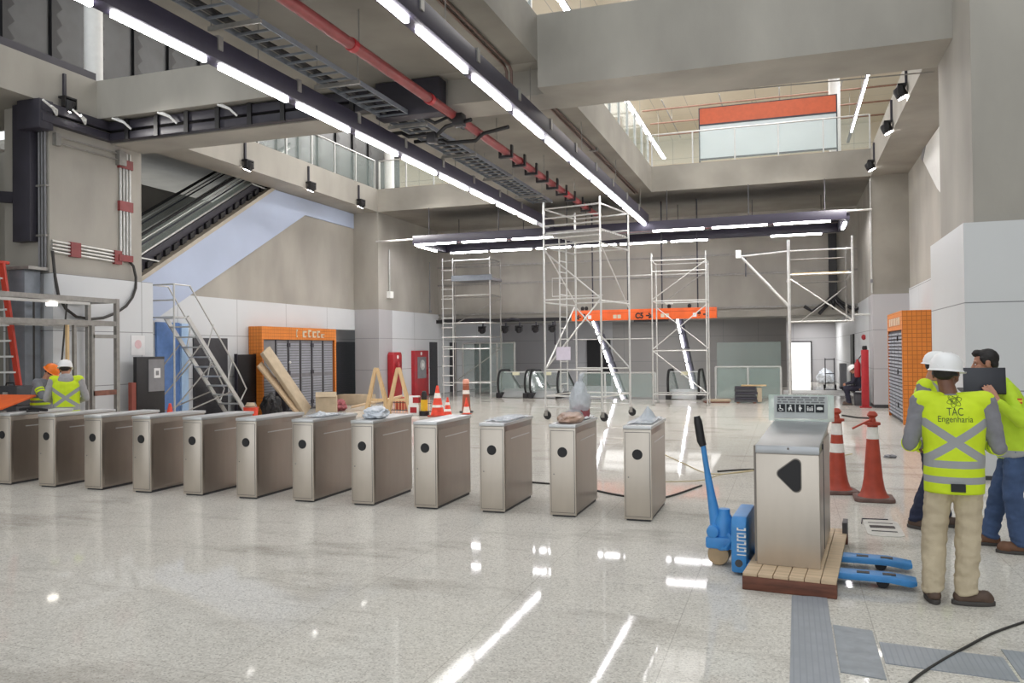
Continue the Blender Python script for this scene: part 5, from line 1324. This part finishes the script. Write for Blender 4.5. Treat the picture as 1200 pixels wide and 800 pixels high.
# black panel, notice, seat panels by the recess
t = thing('standing_cabinet', 'black upright cabinet panel with a pale square plate, left of the blue door', 'panel', (-13.55, 14.58, 0))
MB().box(-.05, .05, -.42, .42, 0, 1.76).build('panel', 'black', t, bevel=.008)
MB().box(.05, .06, -.08, .40, .98, 1.70).build('plate', 'mid_grey', t)
MB().box(.06, .066, .08, .27, 1.28, 1.5).build('sticker', 'paper', t)
MB().box(.066, .07, .13, .22, 1.34, 1.44).build('sticker_print', 'mid_grey', t)
MB().box(-.06, .04, -.55, -.43, 0, 1.2).build('red_edge', mat('brick_red_edge', (140, 70, 58), .6, var=.05), t)
t = thing('louvred_screen', 'black louvred panel standing between the double door and the orange framed kiosk', 'panel', (-14.75, 19.58, 0))
b = MB().box(-.04, .04, -.42, .42, 0, 1.78)
for k in range(20): b.box(.04, .05, -.38, .38, .08+k*.084, .13+k*.084)
b.build('panel', 'black', t)
MB().box(-.05, .055, -.44, -.42, 0, 1.8).box(-.05, .055, .42, .44, 0, 1.8).build('frame', 'charcoal', t)
t = thing('wall_notice', 'small white notice with a pink mark on the cladding above the black upright panel', 'notice', (-13.868, 14.58, 2.02))
MB().box(0, .012, -.2, .2, -.22, .22).build('sheet', 'paper', t)
MB().lathe([(.1, 0), (.1, .004)], (.012, 0, .02), 18, 'X').build('pink_mark', mat('pink_mark', (222, 190, 194), .6, var=.03), t)
crumple('black bag slumped beside the orange framed kiosk', 'black_bag', 'black', 'bag', (-13.75, 19.35, 0), .27, .27, .4, 17)
t = thing('tool_bucket', 'orange bucket beside the black bag at the kiosk', 'bucket', (-13.55, 18.2, 0))
MB().lathe([(.15, 0), (.2, .38), (.21, .38), (.19, .36)], (0, 0, 0), 18).build('bucket', M['cone_bright'], t)
MB().tube([(-.2, 0, .36), (-.12, 0, .5), (.12, 0, .5), (.2, 0, .36)], .01, 6).build('handle', 'alu_dark', t)
MB().lathe([(.12, .3), (.16, .42), (.1, .5)], (0, 0, 0), 14).build('contents', 'cardboard', t)
small_cone('small orange cone on the floor before the black upright panel', -13.0, 14.6, .72, [(.3, .5)])

# ================================================================== LADDERS, BOOTH FRAME, TABLE
def rolling_ladder():
    t = thing('rolling_ladder', 'grey rolling stair ladder with handrails before the blue door', 'ladder', (-14.35, 16.0, 0))
    W = .33; top, yt, yb = 2.72, .35, 2.75
    for s in (-1, 1):
        MB().bar((s*W, yb, .05), (s*W, yt, top), .04, .11).build('stringer', 'alu', t)
        MB().tube([(s*W, yt-.45, .08), (s*W, yt-.45, top+.78)], .022, 8).build('rear_leg', 'alu', t)
        MB().tube([(s*W, yt-.45, top+.78), (s*W, yt+.1, top+.78), (s*(W+.03), yb-.5, 1.35), (s*(W+.03), yb-.15, .85), (s*W, yb-.35, .55)], .02, 8).build('handrail', 'alu', t)
        for u in (.3, .62):
            y = yt+(yb-yt)*u; z = top*(1-u); MB().tube([(s*W, y, z), (s*(W+.02), y+.22, z+.66)], .016, 6).build('rail_post', 'alu', t)
        for z0, y1, z1 in ((.5, 1.3, 1.6), (1.2, .9, 2.1), (.3, 2.0, .8)):
            MB().tube([(s*W, yt-.45, z0), (s*W, y1, z1)], .018, 6).build('brace', 'alu_dark', t)
        MB().lathe([(.03, -.02), (.07, -.02), (.07, .02), (.03, .02)], (s*W, yt-.45, .07), 14, 'X').build('wheel', 'rubber', t)
    for k in range(10):
        u = (k+.6)/10.5; y = yb+(yt-yb)*u; z = .05+(top-.05)*u
        MB().box(-W, W, y-.1, y+.1, z-.02, z+.015).build('step', 'alu', t)
    MB().box(-W, W, yt-.45, yt+.08, top-.03, top+.01).build('platform', 'alu', t)
    MB().tube([(-W, yt-.45, top+.78), (W, yt-.45, top+.78)], .02, 8).build('top_rail', 'alu', t)
    MB().tube([(-W, yt-.45, top+.4), (W, yt-.45, top+.4)], .02, 8).build('top_rail', 'alu', t)
rolling_ladder()
def red_ladder():
    t = thing('stepladder', 'red stepladder with pale rungs at the left edge behind the booth frame', 'ladder', (-14.0, 11.6, 0))
    M['ladder_red'] = mat('ladder_red', (196, 62, 44), .45, var=.06)
    for x0, x1 in ((.35, -.30), (-.55, -.62)):
        MB().bar((x0, 0, 0), (x1, 0, 3.6), .05, .12, (1, 0, 0)).build('rail', 'ladder_red', t)
    for k in range(11):
        u = (k+1)*.3/3.6
        MB().box(-.55-.07*u, .35-.65*u, -.06, .05, u*3.6-.02, u*3.6+.015).build('rung', 'white', t)
    MB().box(-.66, -.26, -.08, .14, 3.58, 3.64).build('top_cap', 'ladder_red', t, bevel=.01)
red_ladder()
def booth():
    t = thing('booth_frame', 'bare grey metal frame of a booth behind the two workers at left', 'frame', (-13.0, 9.8, 0))
    def p(a, b, w=.07, h=.07, m='alu_dark'): MB().bar(a, b, w, h).build('frame_bar', m, t)
    Y0, Y1 = -1.4, 3.3
    for x in (0, -.75):
        p((x, Y0, 2.90), (x, Y1, 2.90), .07, .09); p((x, Y0, 2.44), (x, Y1, 2.44), .07, .1)
        p((x, Y1, 0), (x, Y1, 2.95), .08, .08); p((x, Y0, 0), (x, Y0, 2.95), .08, .08)
    for y in (Y0, 1.6, Y1): p((0, y, 2.9), (-.75, y, 2.9)); p((0, y, 2.44), (-.75, y, 2.44))
    p((0, 2.1, 0), (0, 2.1, 2.4), .05, .05, 'wood_light'); p((0, 2.26, 0), (0, 2.26, 2.4), .06, .06)
    p((0, 2.68, 0), (0, 2.68, 2.4), .07, .07); p((0, 2.68, 2.18), (0, Y1, 2.18)); p((0, 2.68, 1.05), (0, Y1, 1.05), .07, .1, mat('rusty_bar', (128, 84, 70), .6, var=.15))
    MB().bar((-.3, .3, 2.84), (-.3, 2.9, 2.84), .05, .05).build('lamp_bar', 'white', t)
    MB().box(-.36, -.24, 1.95, 2.1, 2.76, 2.82).build('lamp', mat('booth_lamp', (255, 248, 235), .4, var=0, emit=6), t)
booth()
t = thing('upright_duct', 'grey metal duct standing at the near left pillar behind the orange helmeted worker', 'duct', (-14.3, 12.1, 0))
MB().box(-.2, .2, -.18, .18, 0, 3.5).build('duct', 'bluegrey_metal', t, bevel=.01)
MB().box(-.3, .35, -.22, .22, 3.5, 3.56).build('cap_shelf', 'alu_dark', t)
MB().box(-.28, -.2, -.2, .2, 0, 3.5).build('side_channel', 'alu_dark', t)
t = thing('cable_pair', 'pair of dark cables hanging beside the grey duct', 'cables', (-13.9, 11.95, 0))
MB().tube([(0, 0, 2.9), (0, 0, 0.02)], .02, 6).build('cable', 'cable', t); MB().tube([(.3, .5, 2.9), (.24, .4, 1.5), (.0, .02, 1.0)], .018, 6).build('cable', 'cable', t)
t = thing('site_table', 'tilted orange board on a trestle at the left edge', 'table', (-12.2, 9.95, 0))
MB().box(-.72, .36, -.36, .3, .95, .98, rot=(R(16), 0, 0), piv=(0, -.36, .95)).build('table_top', 'orange', t, bevel=.006)
for x in (-.62, .3):
    for y in (-.28, .14): MB().box(x-.03, x+.03, y-.03, y+.03, 0, .93).build('leg', 'alu_dark', t)
MB().box(-.62, .3, -.09, -.05, .5, .55).build('stretcher', 'alu_dark', t)
t = thing('tool_case', 'dark grey case standing behind the orange board at the left edge', 'case', (-13.62, 11.2, 0))
MB().box(-.15, .42, -.2, .2, .9, 1.26).build('body', 'dark_grey', t, bevel=.02); MB().box(-.15, .42, -.22, .22, 0, .9).build('lower_case', 'dark_grey', t, bevel=.02)
MB().box(.1, .2, -.23, -.2, 1.05, 1.15).build('latch', 'alu', t); MB().tube([(-.1, 0, 1.26), (-.08, 0, 1.31), (.1, 0, 1.31), (.12, 0, 1.26)], .015, 6).build('handle', 'black', t)
t = thing('power_tool', 'black cable tool lying on the leftmost turnstile lids', 'tool', (X12-11*.8149+.1, 8.85, 1.0), -.15)
MB().tube([(-.05, 0, .03), (.2, .02, .045), (.5, .05, .03)], [.02, .035, .02], 10).build('body', 'black', t)
MB().tube([(.1, .02, .03), (.25, -.08, .02), (.4, .0, .02)], .015, 8).build('lead', 'black', t)

# far things at right
t = thing('plank_stack', 'stack of dark planks with pale boards on top before the glass balustrade', 'plank stack', (-1.3, 28.1, 0), .05)
for k in range(6):
    MB().box(-.42+.02*(k % 2), .32-.03*(k % 3), -.4, .4, .04+k*.085, .11+k*.085).build('plank', 'charcoal' if k % 2 else 'dark_grey', t)
for x in (-.3, .22): MB().box(x-.05, x+.05, -.4, .4, 0, .04).build('bearer', 'wood_red', t)
MB().box(-.2, .6, -.3, .2, .555, .585).build('top_board', 'wood_light', t); MB().box(.3, .45, -.3, .2, .04, .5).build('side_board', 'cardboard', t)
t = thing('loose_boards', 'flat brown boards on the floor left of the plank stack', 'boards', (-2.3, 28.0, 0), .2)
MB().box(-.4, .4, -.3, .3, 0, .04).build('board', 'wood_red', t); MB().box(-.3, .45, -.2, .3, .04, .1).build('board', 'cardboard', t)
crumple('white crumpled sheeting on the floor behind the sign of the wide gate cabinet', 'plastic_sheeting', 'white', 'sheeting', (-.18, 24.6, 0), .34, .4, .24, 41)
crumple('white wrapped sack against the corridor end wall', 'white_sack', 'bag_white', 'sack', (1.75, 43.6, 0), .4, .35, .42, 52)
t = thing('hand_truck', 'dark hand truck parked in the right corridor beside a grey trolley', 'hand truck', (1.65, 36.6, 0))
for s in (-.18, .18): MB().tube([(s, 0, .1), (s, .12, 1.35)], .02, 8).build('upright', 'charcoal', t)
for z in (.3, .7, 1.3): MB().tube([(-.18, z*.09, z), (.18, z*.09, z)], .018, 8).build('cross_bar', 'charcoal', t)
MB().box(-.25, .25, -.3, 0, .03, .06).build('toe_plate', 'charcoal', t)
for s in (-.22, .22): MB().lathe([(.03, -.03), (.12, -.03), (.12, .03), (.03, .03)], (s, .1, .12), 16, 'X').build('wheel', 'rubber', t)
t = thing('trolley', 'grey upright trolley standing against the dark doorway of the right corridor', 'trolley', (2.1, 35.6, 0))
MB().box(-.12, .12, -.4, .4, .2, 1.15).build('body', 'mid_grey', t, bevel=.03); MB().box(-.14, .14, -.42, .42, .12, .2).build('base', 'charcoal', t)
for y in (-.3, .3): MB().lathe([(.03, -.03), (.07, -.03), (.07, .03), (.03, .03)], (0, y, .07), 14, 'X').build('wheel', 'rubber', t)
# tactile tiles, hatch, cables
def tile(label, poly, m='tactile'):
    o = MB().prism(poly, 0.0005, .006, 'XY').build('tactile_tile', m); return tag(o, label, 'floor tile', 'blue-grey tactile floor tiles')
M['tactile_dark'] = mat('ribbed_tile', (152, 157, 164), .4, var=.06, scale=6)
g = NG(M['tactile_dark']); x_, y_, z_ = g.coord(); g.setcol(g.mix(g.grid(x_, .034, .009), g.basecol(), lin((142, 148, 156))))
tile('blue-grey ribbed floor tile strip leading from the pallet front', [(.0, 6.25), (.24, 6.28), (.24, 4.3), (-.02, 4.3)], 'tactile_dark')
tile('square blue-grey floor tile right of the ribbed strip', [(.25, 5.67), (.48, 5.62), (.48, 4.82), (.25, 4.86)])
tile('narrow blue-grey floor tile strip under the black cable', [(.5, 5.42), (1.15, 5.36), (1.15, 5.0), (.5, 5.07)], 'tactile_dark')
tile('narrow blue-grey floor tile strip at the right edge of the photo', [(1.17, 5.5), (1.6, 5.45), (1.6, 5.05), (1.17, 5.05)], 'tactile_dark')
t = thing('floor_hatch', 'white square floor hatch with black slots behind the forks', 'floor hatch', (.86, 8.85, 0))
MB().prism(rtri([(-.16, -.40), (.17, -.40), (.18, .38), (-.15, .38)], .1), .0005, .006, 'XY').build('plate', mat('whitish_filler', (200, 197, 190), .6, var=.07), t)
for y, h in ((-.2, .03), (-.03, .11), (.2, .02)): MB().box(-.11, .12, y, y+h, .006, .009).build('slot', 'black', t)
MB().tube([(-.175, .15, .006), (-.15, .40, .006), (.1, .42, .006)], .006, 6).build('edge_seal', 'charcoal', t)
def cable(label, pts, r=.012, m='cable', name='floor_cable', grp=None):
    P_ = [V((*p, r)) for p in pts]; out = []
    for i in range(len(P_)-1):
        a, b = P_[max(i-1, 0)], P_[i]; c, d = P_[i+1], P_[min(i+2, len(P_)-1)]
        for k in range(6):
            u = k/6; out.append(.5*((2*b)+(c-a)*u+(2*a-5*b+4*c-d)*u*u+(3*b-a-3*c+d)*u**3))
    out.append(P_[-1])
    return tag(MB().tube(out, r, 8).build(name, m), label, 'cable', grp)
cable('black cable curving over the floor at the bottom right corner', [(.45, 4.4), (.6, 4.82), (.78, 5.15), (1.0, 5.5), (1.2, 5.8), (1.45, 6.1)], .008)
cable('dark cable on the floor between the last three turnstiles', [(-3.6, 10.6), (-2.7, 10.4), (-2.0, 9.9), (-1.5, 9.8), (-1.1, 10.9)], .012)
cable('dark cable on the floor left of the wide gate cabinet', [(-1.0, 12.2), (-.6, 12.5), (-.3, 12.55), (.1, 13.1)], .012)
cable('faded yellow cord lying on the floor behind the pallet truck', [(-2.6, 15.3), (-1.6, 13.0), (-1.1, 12.0), (-.6, 12.3), (-.2, 13.0), (.6, 14.2), (1.0, 14.8)], .007, 'cable_yellow')
cable('faded yellow cord crossing the floor behind the rightmost turnstile', [(-2.0, 11.0), (-1.2, 11.3), (-.9, 12.0), (-.2, 12.9)], .006, 'cable_yellow')
for i, (x, y) in enumerate(((1.3, 14.6), (1.55, 14.5))):
    crumple(('bluish', 'greyish')[i] + ' scrap of paper on the floor left of the orange tiled kiosk', 'paper_scrap', ('pale_wall', 'mid_grey')[i], 'scrap', (x, y, 0), .09, .09, .03, 60+i)
# ================================================================== CAMERA AND LIGHT
def setup():
    sc = bpy.context.scene
    cam = bpy.data.objects.new('camera', bpy.data.cameras.new('camera')); COL.objects.link(cam)
    cam.data.lens = 36*950.5/1200; cam.data.sensor_width = 36; cam.data.clip_end = 200
    ya, pi_, ro = .3279963, .0114521, -.0107682
    fwd = V((-math.sin(ya)*math.cos(pi_), math.cos(ya)*math.cos(pi_), math.sin(pi_)))
    right = V((math.cos(ya), math.sin(ya), 0)); up = right.cross(fwd)
    r = right*math.cos(ro) + up*math.sin(ro); u = -right*math.sin(ro) + up*math.cos(ro)
    mw = Matrix((r, u, -fwd)).transposed().to_4x4(); mw.translation = (0, 0, 1.804)
    cam.matrix_world = mw
    sc.camera = cam
    wd = bpy.data.worlds.new('world'); sc.world = wd; wd.use_nodes = True
    bg = wd.node_tree.nodes['Background']; bg.inputs[0].default_value = (.93, .97, 1, 1); bg.inputs[1].default_value = WORLD
    sc.view_settings.view_transform = 'Standard'; sc.view_settings.look = 'None'
    sc.view_settings.gamma = 1; sc.view_settings.use_curve_mapping = False; sc.view_settings.exposure = EXPO
    sc.cycles.max_bounces = 8; sc.cycles.diffuse_bounces = 4; sc.cycles.glossy_bounces = 4; sc.cycles.transparent_max_bounces = 24
    sc.cycles.sample_clamp_indirect = 6
def lamp(name, loc, size, energy, rot=(0, 0, 0), col=(1, .98, .96), sy=None):
    l = bpy.data.lights.new(name, 'AREA'); l.energy = energy; l.size = size; l.color = col
    if sy: l.shape = 'RECTANGLE'; l.size_y = sy
    o = bpy.data.objects.new(name, l); COL.objects.link(o); o.location = loc; o.rotation_euler = rot
    return o
# added area lights without fixtures, brightening upper level, low far hall and corridor
WORLD, EXPO = 1.12, 0.38
lamp('upper_fill', (-1, 22, 12.8), 5, 500, sy=8)
lamp('upper_fill', (-11.5, 22, 12.8), 4, 400, sy=8)
lamp('upper_fill', (-12, 33, 12.8), 6, 1100, sy=8)
lamp('upper_fill', (-4, 36, 12.8), 14, 900, sy=8)
lamp('far_fill', (-6, 36, 3.1), 6, 120, sy=6)
lamp('corridor_fill', (1.0, 43, 3.1), 1.2, 110, sy=4)
# the wall-mounted spotlights
def spot(loc, aim, e):
    l = bpy.data.lights.new('spot_lamp', 'SPOT'); l.energy = e; l.spot_size = R(115); l.spot_blend = .7; l.shadow_soft_size = .12; l.color = (1, .97, .92)
    o = bpy.data.objects.new('spot_lamp', l); COL.objects.link(o); o.location = loc
    o.rotation_euler = (V(aim)-V(loc)).to_track_quat('-Z', 'Y').to_euler()
for y in (12.75, 18.6, 21.7, 24.8): spot((-13.72, y, 6.72), (-6, y+2, 0), 200 if y < 14 else 420)
for y in (18.4, 20.9, 25.0): spot((2.1, y, 6.72), (-5, y+2, 0), 420)
setup()
